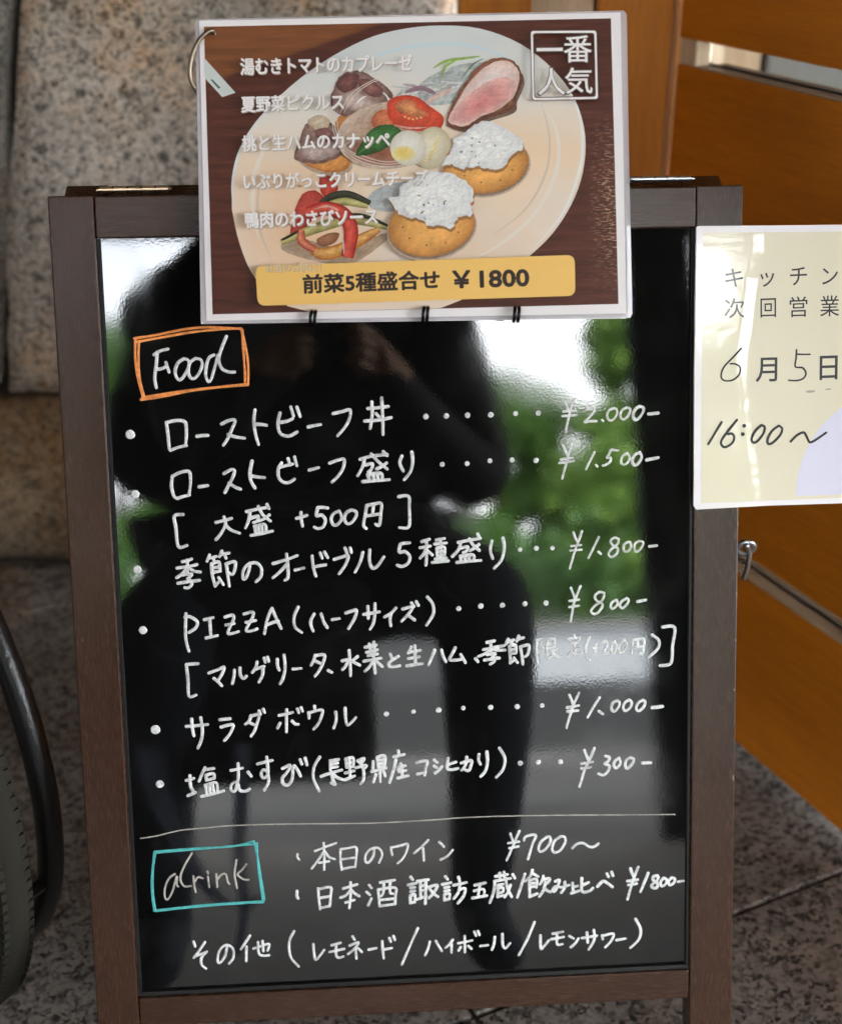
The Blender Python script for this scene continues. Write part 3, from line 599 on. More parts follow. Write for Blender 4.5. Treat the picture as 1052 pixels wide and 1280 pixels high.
hw("612,305 622,318; 600,345 640,336; 612,360 632,356; 612,378 632,374; 610,398 610,434; 610,398 633,394 632,430; 610,434 632,430; 646,326 700,318; 660,326 662,412; 688,320 685,438; 662,350 686,346; 662,374 686,370; 645,416 690,400; 700,355 745,346 728,382 704,410; 706,362 725,386 748,403;"
   "785,303 796,316; 770,342 812,333; 782,358 804,354; 782,375 804,371; 781,392 780,420; 781,392 806,388 804,414; 780,420 805,415; 850,305 856,326; 826,346 890,332; 858,345 848,385 828,412; 858,368 884,362 876,400 848,435; 932,346 985,334; 958,342 948,402; 930,374 976,366 978,398; 920,410 992,398", 360, 1020, 4.2)
hw("w.9 150,88 156,108 163,125; w.9 195,75 175,120 155,168 132,220; w.9 140,135 192,128; w.9 145,160 190,152; w.9 218,120 228,102 276,95 260,140 238,215; w.9 332,105 302,130 290,165 304,178 330,160 350,125 346,105 332,105; w.9 402,102 370,125 358,165 372,182 400,170 424,130 420,105 402,102; w.9 460,160 485,138 515,136 545,154 568,153 590,138;"
   "75,302 135,292; 96,285 98,312; 118,280 120,305; 70,326 150,312; 72,328 66,380 48,432; 86,346 114,341; 86,346 86,404; 86,362 112,358 112,380 87,383; 86,403 118,396; 126,310 135,360 156,404; 150,345 138,378 122,405; 162,292 172,310; 222,290 205,345 185,405;"
   "260,270 250,300 225,325; 258,285 288,302; 245,320 246,404; 245,322 280,315 280,355; 246,338 280,334; 247,356 280,350; 246,404 284,388; 315,300 307,325 298,340; 312,318 346,312 336,335; 326,330 316,370 295,402; 318,355 330,370 348,380;"
   "375,326 395,320 386,350 372,376 360,372 375,352 405,356 442,345; 422,330 420,360 405,382; 460,335 463,382; 462,356 485,350; 455,386 492,374; 507,310 505,365 515,380 545,375 562,360; 510,346 540,332; 585,352 612,326 632,334 660,355; 632,288 640,304; 655,280 662,298;"
   "750,262 757,285 766,302; 788,255 770,300 753,350 735,415; 735,325 785,318; 740,345 780,338; 838,285 820,330 800,378; 885,298 865,302 863,320 885,338 880,358 860,358 856,345 880,325 890,306; 915,310 900,330 905,350 925,340 930,318 917,310; 955,308 940,325 945,345 965,335 972,315 957,308; 988,328 1015,324", 600, 1020, 4.1)
# line 11
hw("368,628 376,652; 425,630 400,668 370,708; 378,700 405,690 434,678; 432,680 408,708 408,742 430,762; 535,650 525,700 500,733 488,722 498,672 530,645 563,662 566,708 546,736; 650,598 622,640 605,665; 632,652 631,725; 668,662 705,650 745,640 738,672; 690,630 694,685 715,698 745,696; 712,625 716,675; 870,576 846,630 853,705 893,752", 150, 1020, 3.6)
hw("126,640 130,690 140,718 180,670; 218,646 262,634; 208,680 280,664; 240,640 240,695 255,708 276,702; 322,602 332,618; 308,648 352,632 330,665 300,690; 336,660 341,712; 350,662 368,680; 402,668 440,660; 470,625 473,670 478,710; 476,668 518,660; 506,610 513,628; 526,600 533,620; 648,560 610,645 568,742; 708,628 700,660 685,695; 738,625 755,655 768,675;"
   "822,618 805,642 786,658; 816,640 816,682; 850,636 918,622; 882,600 882,640 883,680; 862,655 852,672; 900,650 916,664; 930,578 938,598; 948,575 955,594; 960,650 998,645", 360, 1020, 3.6)
hw("72,605 68,640 58,668; 110,590 112,645 125,660 148,636; 270,530 235,615 192,695; 300,597 302,662 320,648 342,622; 362,588 412,578; 355,616 415,605; 384,586 383,640 410,640; 445,600 465,612; 452,655 475,635 490,612; 508,610 582,598; 532,582 536,632; 567,570 568,620 542,666; 608,597 611,615; 608,600 664,588 652,625 624,655; 680,620 725,613; 775,515 800,565 792,615 750,658", 600, 1020, 3.8)

# ------------------------------------------------------------------ printed cards
def poly(name, parent, plane, pts, h, m, smooth=0, dy=0, jag=0., seed=0):
    if smooth: pts = spline(pts, smooth, closed=True)
    if jag:
        rnd = random.Random(seed); pts = [(x + rnd.uniform(-jag, jag), y + rnd.uniform(-jag, jag)) for x, y in pts]
    bm = bmesh.new(); vs = []
    for x, y in pts:
        q = plane.uv(x, y); vs.append(bm.verts.new((q[0], q[1] + dy, h)))
    f = bm.faces.new(vs); bm.normal_update()
    if f.normal.z < 0: f.normal_flip()
    bmesh.ops.triangulate(bm, faces=[f], ngon_method='EAR_CLIP')
    return mobj(name, bm, m, parent)
def stroke(name, parent, plane, pts, wpx, h, m, taper=0):
    bm = bmesh.new(); P = [Vector(plane.uv(x, y)) for x, y in spline(pts, 6)]; k = wpx * .00056 / 2; prev = None; L = len(P)
    for i, p in enumerate(P):
        t = (P[min(i + 1, L - 1)] - P[max(i - 1, 0)]).normalized(); s = Vector((-t.y, t.x)); kk = k * (1 - taper * abs(2 * i / (L - 1) - 1) ** 2)
        row = (bm.verts.new((*(p + s * kk), h)), bm.verts.new((*(p - s * kk), h)))
        if prev: bm.faces.new((prev[0], prev[1], row[1], row[0]))
        prev = row
    return mobj(name, bm, m, parent)
def ell(cx, cy, rx, ry, rot=0, n=40, scal=0, ks=0):
    a = R(rot); out = []
    for k in range(n):
        t = 2 * PI * k / n; q = 1 + scal * math.cos(ks * t)
        x, y = rx * math.cos(t) * q, ry * math.sin(t) * q
        out.append((cx + x * math.cos(a) - y * math.sin(a), cy + x * math.sin(a) + y * math.cos(a)))
    return out
def text(name, parent, plane, body, xl, yl, xr, yr, hpx, h, m, bold=0., dy=0, stretch=True):
    c = bpy.data.curves.new('lettering', 'FONT'); c.body = body; c.resolution_u = 3
    o = bpy.data.objects.new('lettering_source', c); COL.objects.link(o); bpy.context.view_layer.update()
    me = bpy.data.meshes.new_from_object(o.evaluated_get(bpy.context.evaluated_depsgraph_get()))
    bpy.data.objects.remove(o); bpy.data.curves.remove(c)
    xs = [v.co.x for v in me.vertices]; ys = [v.co.y for v in me.vertices]
    x0, x1, y0, y1 = min(xs), max(xs), min(ys), max(ys)
    a = Vector(plane.uv(xl, yl)); b = Vector(plane.uv(xr, yr)); top = Vector(plane.uv(xl, yl - hpx))
    ex = (b - a); ey = Vector((-ex.y, ex.x)).normalized() * (top - a).length
    for v in me.vertices:
        p = a + ex * ((v.co.x - x0) / (x1 - x0)) + ey * ((v.co.y - y0) / max(1e-6, (y1 - y0)))
        v.co = (p.x, p.y + dy, h)
    if bold:
        u = abs(ex.x) / (x1 - x0) * bold; b2 = bmesh.new()
        for k in range(6):
            n0 = len(b2.verts); b2.from_mesh(me); b2.verts.ensure_lookup_table()
            for v in b2.verts[n0:]: v.co += Vector((u * math.cos(k * PI / 3), u * math.sin(k * PI / 3), k * .000004))
        b2.to_mesh(me); b2.free()
    me.materials.clear(); me.materials.append(m); me.name = name
    return link(bpy.data.objects.new(name, me), parent)

def lam(name, base, wob=.35, coat=1., rough=.35):
    m = mat(name, base, rough, coat=coat, coat_rough=.04); n = N(m)
    n.bump(n.noise(n.map(scale=(1, .45, 1)), 7, 3, .5), wob, .004, 'Coat Normal')
    return m
paper = lam('laminated_white_paper', (.90, .87, .89))
plastic = mat('laminate_plastic', (.86, .84, .90), .12, trans=.55, ior=1.45, coat=.5)

# photo menu card (leans against the top rail, its lower edge stands off the glass)
cc = Vector((-.00555, .97335, -.21715)); K = .969
CP = Plane(CAMP + cc * K, (.9998, 0, .0178), (-.016, .4604, .8876))
base_l = CP.uv(516, 400)
card = empty('photo_menu_card', CP.matrix(), label='laminated card with a photo of appetisers on a plate, leaning over the board top', cat='menu card')
bh = CP.uv(516, 401)[1]
def q_(pts): return pts
sheetpts = [(247, 24), (512, 18), (779, 13), (783, 17), (786, 205), (790, 392), (787, 397), (521, 401), (255, 405), (251, 401), (248, 212), (244, 28)]
poly('laminate_edge', card, CP, sheetpts, -.0004, plastic)
poly('back_page', card, CP, [(246, 27), (779, 16), (785, 394), (252, 403)], -.0016, paper)
poly('back_page', card, CP, [(244, 25), (776, 14.5), (783, 397), (250.5, 404)], -.0036, paper)
poly('page', card, CP, [(249, 26), (775, 15.5), (782.5, 392), (258, 401)], 0, paper)
PICQ = [(255, 33.5), (763, 23), (772.5, 380), (266, 393)]
wp = lam('printed_wood_table', (.1, .04, .02)); n = N(wp); v = n.map()
g = n.noise(n.map(scale=(2.2, 26, 1), rot=(0, 0, R(-6))), 9, 5, .65, .5)
c = n.ramp(g, [(.3, (.048, .012, .008)), (.6, (.105, .028, .018)), (.8, (.17, .050, .030))])
xyz = n.sep(v)
diag = n.math('ADD', n.math('MULTIPLY', xyz[0], -1.0), n.math('MULTIPLY', xyz[1], 3.1))       # the lighter plank of the printed table
c = n.mix(n.ramp(diag, [(.325, 0.), (.333, 1.)]), c, n.ramp(g, [(.3, (.15, .048, .015)), (.7, (.26, .09, .03))]))
sx = n.math('MULTIPLY', n.ramp(xyz[0], [(.118, 0.), (.140, 1.)]), n.ramp(n.math('ABSOLUTE', n.math('ADD', xyz[1], .026)), [(.01, 1.), (.065, 0.)]))
spk = n.ramp(n.noise(n.map(scale=(.7, 3, 1), rot=(0, 0, R(14))), 300, 3, .7), [(.52, 0.), (.66, 1.)])
c = n.mix(n.math('MULTIPLY', sx, spk), c, (.85, .62, .42)); n.color(c)
poly('printed_photo', card, CP, PICQ, .00012, wp)
def flat(name, c, nz=0, sc=200, c2=None, emb=.9):
    """printed ink; food areas carry the fine mottling and relief shading of the printed photograph"""
    m = lam('print_' + name, c)
    if nz:
        n = N(m); c2 = c2 or tuple(x * (1 - nz) for x in c); v = n.map()
        col = n.ramp(n.noise(v, sc, 5, .65), [(.35, c2), (.62, c)])
        es = 260
        a = n.noise(v, es, 4, .62); b = n.noise(n.map(loc=(.0007, -.0009, 0)), es, 4, .62)
        rel = n.math('ADD', n.math('MULTIPLY', n.math('SUBTRACT', a, b), 1.3 * emb), 1.)
        cmb = n.t.nodes.new('ShaderNodeCombineColor')
        for k in range(3): n.t.links.new(rel, cmb.inputs[k])
        n.color(n.mix(1, col, cmb.outputs[0], 'MULTIPLY'))
    return m
Z = [.00022]
def pp(name, pts, m, **k):
    Z[0] += .00001; return poly(name, card, CP, pts, Z[0], m, **k)
def ps(name, pts, w_, m, taper=0):
    Z[0] += .00001; return stroke(name, card, CP, pts, w_, Z[0], m, taper)
def pps(name, pts, c_e, c_m, smooth=0, jag=0, seed=0, nz=.3, sc=80, lv=6, shift=(-.05, -.10), emb=.9, depth=.75):
    """one printed food piece: nested outlines from its shaded edge to its bright middle"""
    if smooth: pts = spline(pts, smooth, closed=True)
    if jag:
        rnd = random.Random(seed); pts = [(x + rnd.uniform(-jag, jag), y + rnd.uniform(-jag, jag)) for x, y in pts]
    cx = sum(p[0] for p in pts) / len(pts); cy = sum(p[1] for p in pts) / len(pts)
    wx = max(p[0] for p in pts) - min(p[0] for p in pts); wy = max(p[1] for p in pts) - min(p[1] for p in pts)
    bm = bmesh.new(); mats = []
    for l in range(lv):
        t = l / (lv - 1); k = 1 - depth * t ** 1.15; vs = []
        for x, y in pts:
            q = CP.uv(cx + (x - cx) * k + shift[0] * wx * t * .6, cy + (y - cy) * k + shift[1] * wy * t * .6)
            vs.append(bm.verts.new((q[0], q[1], Z[0] + .00001 + l * .000006)))
        f = bm.faces.new(vs); f.normal_update()
        if f.normal.z < 0: f.normal_flip()
        r = bmesh.ops.triangulate(bm, faces=[f], ngon_method='EAR_CLIP')
        for g_ in r['faces']: g_.material_index = l
        mats.append(flat(name + '_tone', tuple(a + (b - a) * (.30 + .70 * t ** .8) for a, b in zip(c_e, c_m)), nz, sc, emb=emb))
    Z[0] += .00001 + lv * .000006
    o = mobj(name, bm, mats[0], card)
    for m_ in mats[1:]: o.data.materials.append(m_)
    return o
white_dev = flat('pale_blue_white', (.62, .68, .66)); pp('printed_napkin_box', [(255, 72), (294.5, 116), (278, 121.5), (256.5, 98)], white_dev)
pp('printed_slot', [(263, 99.5), (266, 99.5), (276, 110), (273, 111)], flat('slot_blue', (.08, .14, .18)))
# plate
plate = lam('printed_plate_glaze', (.7, .7, .7)); n = N(plate); v = n.map(); xyz = n.sep(v)
def blob(px, py, r):
    q = CP.uv(px, py); dn = n.t.nodes.new('ShaderNodeVectorMath'); dn.operation = 'DISTANCE'; n.t.links.new(v, dn.inputs[0]); dn.inputs[1].default_value = (q[0], q[1], 0)
    return n.ramp(n.math('DIVIDE', dn.outputs['Value'], r * .00056), [(.25, 1.), (1., 0.)], 'B_SPLINE')
gr = n.math('ADD', n.math('MULTIPLY', xyz[1], 5.2), n.math('ADD', n.math('MULTIPLY', n.noise(v, 14, 2, .5), .35), n.math('MULTIPLY', xyz[0], -.2)))
c = n.ramp(gr, [(.02, (.84, .75, .66)), (.22, (.86, .72, .56)), (.38, (.80, .82, .79)), (.60, (.58, .76, .86))])
c = n.mix(n.math('MULTIPLY', blob(372, 290, 110), .75), c, (.92, .52, .24))
c = n.mix(n.math('MULTIPLY', blob(665, 215, 95), .6), c, (.94, .66, .38))
c = n.mix(n.math('MULTIPLY', blob(600, 330, 80), .5), c, (.80, .58, .40))
c = n.mix(n.math('MULTIPLY', blob(700, 250, 60), .5), c, (.78, .76, .72))
n.color(n.mix(.2, c, n.ramp(n.noise(n.map(scale=(1, 3, 1), rot=(0, 0, .5)), 16, 4, .5, .4), [(.3, .84), (.7, 1.08)]), 'MULTIPLY'))
PL = [(290, 240), (296, 200), (318, 158), (352, 118), (400, 80), (455, 50), (500, 37), (548, 32), (600, 36), (650, 55), (690, 86), (718, 124), (731, 170), (728, 215), (714, 255), (690, 292), (659, 322), (618, 352), (574, 376)]
pts = spline(PL, 4)[:] + [(550, 385.3), (387, 389.6)] + spline([(360, 383), (320, 349), (300, 306), (290, 262)], 4)
pp('printed_plate', pts, plate)
arc_l = flat('plate_arc_light', (.84, .76, .66)); arc_d = flat('plate_arc_dark', (.72, .58, .45))
ps('printed_plate_arc', [(668, 118), (694, 160), (696, 210), (672, 262), (630, 302), (580, 330)], 5, arc_l, .95)
ps('printed_plate_arc', [(676, 128), (686, 170), (682, 215), (656, 262), (612, 296)], 3, arc_d, .95)
ps('printed_plate_arc', [(324, 300), (316, 262), (318, 220), (332, 184), (356, 150)], 6, arc_l, .95)
ps('printed_plate_arc', [(340, 326), (326, 290), (322, 250), (328, 212)], 3, arc_d, .95)
ps('printed_plate_arc', [(420, 92), (480, 66), (545, 55), (600, 60), (645, 78)], 5, flat('plate_arc_blue', (.60, .72, .77)), .95)
ps('printed_plate_rim', [(292, 262), (291, 228), (300, 190), (322, 152), (356, 116)], 4, flat('plate_rim', (.74, .77, .76)), .9)
ps('printed_plate_rim', [(694, 92), (720, 132), (728, 178), (722, 220), (702, 268), (664, 314)], 4, flat('plate_rim_right', (.84, .84, .82)), .9)
bluesh = flat('cool_shade', (.50, .54, .55), .15, 40)
pp('printed_shadow', ell(498, 246, 40, 18, -10), bluesh)
pp('printed_shadow', ell(570, 105, 55, 22, -18), flat('onion_bed', (.54, .60, .58), .35, 160))
crk = flat('cracker', (.80, .36, .09), .45, 60, (.62, .22, .05)); crd = flat('cracker_edge', (.32, .12, .035), .3)
ham = flat('cured_meat', (.42, .24, .19), .65, 90, (.12, .05, .05)); bread = flat('toast', (.72, .30, .08), .5, 70)
mush = flat('peach_pale', (.66, .50, .38), .35, 90)
# canapes with cured meat
ZB = Z[0]
SHD = flat('plate_shadow', (.36, .27, .20), .2, 60)
def canape(cx, cy, rx, ry, rot):
    pp('printed_shadow', ell(cx + 1, cy + 3, rx + 2, ry + 1.5, rot), flat('plate_shade_soft', (.50, .38, .28), .15, 60))
    pps('printed_canape', ell(cx, cy, rx, ry, rot, 44), (.42, .13, .025), (.96, .44, .12), jag=.5, sc=120)
canape(404, 196, 35, 18, 16)
pps('printed_meat', [(368, 198), (374, 176), (382, 156), (398, 148), (414, 154), (426, 168), (430, 190), (412, 202), (390, 205)], (.16, .07, .06), (.52, .34, .28), 5, .8, 1, .55, 110)
pps('printed_peach', [(384, 152), (398, 144), (412, 150), (408, 162), (394, 162)], (.55, .36, .22), (.80, .68, .52), 4, .4, 2)
pps('printed_meat_fold', [(374, 188), (390, 176), (408, 182), (424, 178), (424, 190), (402, 200), (382, 198)], (.30, .17, .16), (.72, .58, .54), 5, .6, 3, .4, 150)
pps('printed_meat_fold', [(394, 164), (408, 160), (420, 170), (412, 178), (398, 174)], (.13, .05, .06), (.36, .16, .14), 5, .6, 4, .4, 150)
canape(455, 151, 37, 19, -12)
pps('printed_meat', [(414, 134), (418, 108), (430, 92), (452, 89), (472, 101), (490, 116), (486, 134), (464, 143), (438, 148)], (.14, .06, .06), (.50, .33, .28), 5, .8, 5, .55, 110)
pps('printed_meat_fold', [(420, 108), (430, 94), (448, 94), (446, 108), (432, 116)], (.07, .025, .03), (.26, .10, .09), 5, .6, 6, .4, 150)
pps('printed_meat_fold', [(446, 102), (462, 100), (478, 112), (474, 122), (458, 118)], (.10, .035, .04), (.34, .15, .13), 5, .6, 7, .4, 150)
pps('printed_meat_fold', [(424, 124), (440, 114), (456, 120), (470, 130), (452, 138), (434, 136)], (.36, .22, .19), (.74, .60, .54), 5, .6, 8, .4, 150)
pps('printed_bread_crust', [(428, 150), (446, 142), (474, 140), (486, 146), (470, 158), (444, 162)], (.60, .24, .06), (.90, .48, .18), 5, .5, 9, .4, 120)
# onion slices and greens
rnd = random.Random(12)
for k in range(34):
    x = rnd.uniform(500, 590); y = rnd.uniform(92, 132) - (x - 540) * .18; a_ = rnd.uniform(-.9, .5); l_ = rnd.uniform(8, 22)
    c_ = rnd.choice([(.74, .75, .74), (.60, .64, .64), (.46, .50, .50), (.80, .80, .78), (.52, .44, .46), (.66, .70, .62)])
    ps('printed_onion', [(x - l_ * math.cos(a_), y - l_ * .6 * math.sin(a_)), (x + rnd.uniform(-3, 3), y + rnd.uniform(-5, 5)), (x + l_ * math.cos(a_), y + l_ * .6 * math.sin(a_))], rnd.uniform(1.5, 4.5), flat('onion', c_, .25, 180), .85)
ps('printed_onion', [(506, 116), (528, 111), (550, 122)], 6, flat('onion_violet', (.34, .22, .27), .3), .7)
ps('printed_onion', [(530, 132), (548, 120), (566, 112)], 7, flat('onion_rose', (.74, .55, .48), .3), .7)
gr1 = flat('sprout_green', (.36, .55, .12), .3, 150); ps('printed_sprout', [(541, 86), (558, 77), (578, 74), (600, 71)], 3.4, gr1, .8); ps('printed_sprout', [(553, 96), (557, 84), (570, 76)], 3, gr1, .8)
ps('printed_sprout', [(576, 100), (590, 82), (604, 74)], 1.6, flat('sprout_dark', (.14, .20, .12), .3), .8)
# duck slice
pp('printed_shadow', [(560, 156), (582, 166), (606, 154), (642, 142), (646, 128), (655, 106), (650, 92), (640, 120), (600, 140)], flat('roast_shadow', (.20, .13, .10), .3, 80), smooth=4)
pps('printed_meat_edge', [(558, 152), (566, 134), (578, 113), (597, 89), (616, 77), (636, 75), (649, 86), (652, 104), (644, 126), (640, 137), (622, 145), (603, 151), (582, 163), (563, 160)], (.13, .04, .025), (.30, .12, .07), 5, .7, 10, .5, 150, lv=3, depth=.08)
pps('printed_meat_fat', [(560, 150), (568, 134), (580, 113), (598, 91), (616, 79), (634, 77), (647, 88), (648, 103), (641, 122), (620, 139), (601, 146), (582, 158), (566, 156)], (.80, .54, .44), (.90, .76, .74), 5, .4, 11, .2, 60, shift=(.10, -.25), emb=.5)
pps('printed_meat_pink', [(562, 152), (568, 138), (584, 120), (604, 106), (628, 97), (643, 104), (640, 121), (620, 138), (600, 145), (582, 155)], (.84, .56, .52), (.80, .30, .28), 5, .5, 12, .25, 90, shift=(-.05, .1), emb=.6)
# glass cup
gl = flat('glass_line', (.80, .70, .62)); cup = flat('cup_inside', (.50, .22, .13), .5, 50)
pps('printed_cup', ell(487, 170, 66, 42, -6), (.72, .60, .50), (.58, .36, .25), nz=.35, sc=45)
pps('printed_cup_base', ell(476, 192, 46, 17, 6), (.56, .36, .26), (.34, .11, .06), nz=.5, sc=60)
for a in (0, 3, 6): ps('printed_glass_rim', [(416 + a, 138), (417 + a, 165), (430 + a, 188), (452 + a, 203 - a), (482, 209 - a), (512, 206 - a)], .9, gl, .5)
for a in (0, 5): ps('printed_glass_rim', [(425 + a, 142), (438 + a, 120), (460 + a, 104), (486, 94 + a)], .9, gl, .5)
ps('printed_glass_glint', [(444, 132), (452, 124), (458, 121)], 2.2, flat('glint', (.88, .88, .88)), .9); ps('printed_glass_glint', [(478, 116), (484, 122), (486, 130)], 1.8, flat('glint_two', (.88, .88, .88)), .9)
pps('printed_tomato', [(464, 150), (478, 138), (494, 146), (490, 162), (470, 162)], (.46, .07, .03), (.80, .26, .12), 4, .4, 13, .4, 90)
pps('printed_tomato', [(484, 138), (486, 126), (503, 120), (521, 122), (536, 133), (554, 147), (550, 161), (530, 165), (500, 161), (487, 150)], (.55, .03, .015), (.90, .13, .06), 4, .3, 14, .35, 70)
pps('printed_tomato_flesh', [(492, 134), (501, 126), (515, 126), (523, 136), (536, 144), (520, 148), (502, 143)], (.62, .09, .04), (.86, .38, .16), 4, .4, 15, .5, 120)
for x, y in ((506, 147), (511, 149), (516, 150), (521, 149), (526, 148)): pp('printed_seed', ell(x, y, 1.7, 1.1, 20, 8), flat('seed', (.86, .58, .26)))
ps('printed_tomato_shine', [(492, 157), (512, 161), (534, 160)], 2.4, flat('tomato_shine', (.82, .42, .36), .2, 200), .9)
pps('printed_basil', [(445, 195), (452, 180), (460, 167), (474, 158), (490, 157), (502, 166), (492, 178), (478, 189), (462, 194)], (.012, .05, .012), (.07, .26, .06), 4, .4, 16, .5, 90)
ps('printed_basil_vein', [(448, 193), (466, 180), (497, 164)], 1.1, flat('vein', (.14, .34, .12)), .8)
for k in range(5): ps('printed_basil_vein', [(456 + 8 * k, 187 - 5 * k), (462 + 8 * k, 176 - 5 * k + 2)], .6, flat('vein_fine', (.12, .30, .10)), .8)
pps('printed_egg', ell(540, 186, 23, 27, 20), (.46, .38, .22), (.86, .80, .62), nz=.15, sc=40, emb=.3)
ps('printed_egg_band', [(530, 206), (540, 192), (548, 170)], 5, flat('egg_band', (.84, .70, .36), .2, 60), .8)
pps('printed_egg', ell(510, 186, 22.5, 22, 0, 48), (.60, .55, .42), (.88, .87, .80), nz=.10, sc=40, emb=.3)
pps('printed_yolk', ell(504, 193, 15, 9.5, 0, 30), (.84, .78, .50), (.86, .66, .16), nz=.15, sc=60, emb=.3)
# vegetables at lower left
ZM = Z[0]; Z[0] = ZB
pps('printed_pepper', [(401, 218), (418, 224), (422, 238), (408, 248), (400, 236)], (.30, .012, .012), (.68, .09, .06), 4, .4, 17)
pps('printed_shadow', [(352, 312), (372, 296), (430, 326), (480, 292), (486, 298), (440, 330), (400, 328)], (.56, .42, .30), (.42, .28, .18), 4)
pps('printed_pepper', [(363, 293), (369, 262), (378, 243), (394, 238), (405, 248), (402, 264), (386, 280), (374, 294)], (.30, .012, .012), (.72, .10, .07), 4, .4, 18)
def strip(name, pts, w_, c_e, c_m, taper=.5, k_=3):
    for l in range(k_ + 1):
        t = l / k_; ps(name, [(x - 1.2 * t, y - 1.0 * t) for x, y in pts], w_ * (1 - .7 * t), flat(name + '_tone', tuple(a + (b - a) * t for a, b in zip(c_e, c_m)), .3, 100), taper)
strip('printed_courgette', [(402, 260), (430, 252), (460, 258)], 10, (.30, .28, .08), (.66, .62, .26), .4); strip('printed_courgette_skin', [(400, 255), (414, 246), (436, 243), (463, 254)], 9, (.008, .012, .006), (.05, .06, .035), .4)
strip('printed_courgette', [(352, 304), (378, 292), (410, 281), (440, 275), (486, 285)], 13, (.28, .26, .08), (.70, .64, .26), .6); strip('printed_courgette_skin', [(428, 269), (455, 270), (488, 284)], 4.5, (.01, .016, .008), (.04, .06, .03), .5, 1); strip('printed_courgette_skin', [(352, 301), (374, 289)], 3, (.01, .016, .008), (.04, .06, .03), .5, 1)
strip('printed_pepper_strip', [(386, 306), (400, 317), (425, 313), (452, 299), (474, 287)], 16, (.55, .18, .02), (.90, .50, .16), .6)
pps('printed_pepper_hollow', [(396, 300), (410, 292), (424, 292), (418, 304), (402, 308)], (.22, .07, .02), (.45, .20, .10), 4)
strip('printed_pepper_strip', [(377, 288), (378, 302), (394, 313)], 11, (.50, .06, .03), (.84, .28, .16), .4)
strip('printed_pepper_strip', [(384, 267), (408, 261), (430, 269), (439, 290), (434, 322)], 18, (.45, .014, .012), (.88, .12, .08), .15)
ps('printed_pepper_shine', [(392, 262), (410, 258), (424, 264)], 3, flat('shine_soft', (.86, .42, .34), .3, 200), .9); ps('printed_pepper_shine', [(429, 298), (430, 318)], 2.4, flat('shine', (.86, .62, .56), .3, 200), .8)
# crackers with cream cheese
def cracker(cx, cy, rx, ry, rot):
    pp('printed_shadow', ell(cx + .5, cy + 4, rx + 2.5, ry + 1.5, rot), flat('shade_far', (.58, .46, .36), .1)); pp('printed_shadow', ell(cx, cy + 2.6, rx + 1, ry + .8, rot), flat('shade_near', (.30, .20, .14), .2))
    pps('printed_cracker', ell(cx, cy, rx, ry, rot, 132, .013, 33), (.40, .12, .02), (.98, .50, .14), nz=.28, sc=60, lv=8, shift=(-.02, .02), depth=.5, emb=.4)
    for a_ in (20, 60, 100, 140, 175): pp('printed_cracker_hole', ell(cx + rx * .66 * math.cos(R(a_)), cy + ry * .66 * math.sin(R(a_)), 1.3, 1., 0, 8), flat('hole', (.16, .06, .02)))
Z[0] = max(Z[0], ZM)
def cheese(T_, seed):
    pp('printed_shadow', [(x + 1, y + 4) for x, y in T_], flat('cheese_shade', (.42, .20, .07), .3, emb=.3), smooth=5, jag=1.4, seed=seed)
    pps('printed_cream_cheese', T_, (.70, .72, .74), (.94, .95, .93), 5, 1.5, seed, .10, 150, emb=.6)
    rnd = random.Random(seed); cx = sum(p[0] for p in T_) / len(T_); cy = sum(p[1] for p in T_) / len(T_)
    for k in range(26):
        a_ = rnd.uniform(0, 6.28); q_ = rnd.uniform(0, .75); wx = 44 * q_; wy = 26 * q_; r_ = rnd.uniform(4, 11)
        x, y = cx + wx * math.cos(a_), cy + wy * math.sin(a_)
        pps('printed_cheese_lump', ell(x, y, r_, r_ * .6, rnd.uniform(-50, 30), 16), (.76, .78, .80), (.96, .96, .94), 0, .9, k, .08, 200, lv=3, depth=.5, emb=.5)
    for k in range(9):
        a_ = rnd.uniform(0, 6.28); q_ = rnd.uniform(.1, .9); x, y = cx + 38 * q_ * math.cos(a_), cy + 24 * q_ * math.sin(a_)
        pp('printed_mould_fleck', ell(x, y, rnd.uniform(.9, 3.0), rnd.uniform(.5, 1.4), rnd.uniform(0, 180), 7), flat('blue_mould', rnd.choice([(.14, .22, .25), (.26, .34, .36), (.30, .30, .16)]), .3), jag=.4, seed=k)
T1 = [(553, 208), (560, 194), (567, 180), (582, 164), (596, 156), (608, 151), (624, 159), (648, 172), (652, 186), (638, 197), (628, 210), (612, 213), (595, 209), (576, 212), (564, 207)]
T2 = [(486, 250), (500, 246), (499, 236), (515, 226), (530, 218), (552, 217), (572, 222), (592, 240), (588, 256), (590, 270), (572, 274), (566, 286), (548, 283), (536, 284), (526, 276), (508, 272), (496, 266)]
cracker(607, 205, 53, 37, -8); cheese(T1, 3)
cracker(539, 283, 54, 38, -10); cheese(T2, 4)
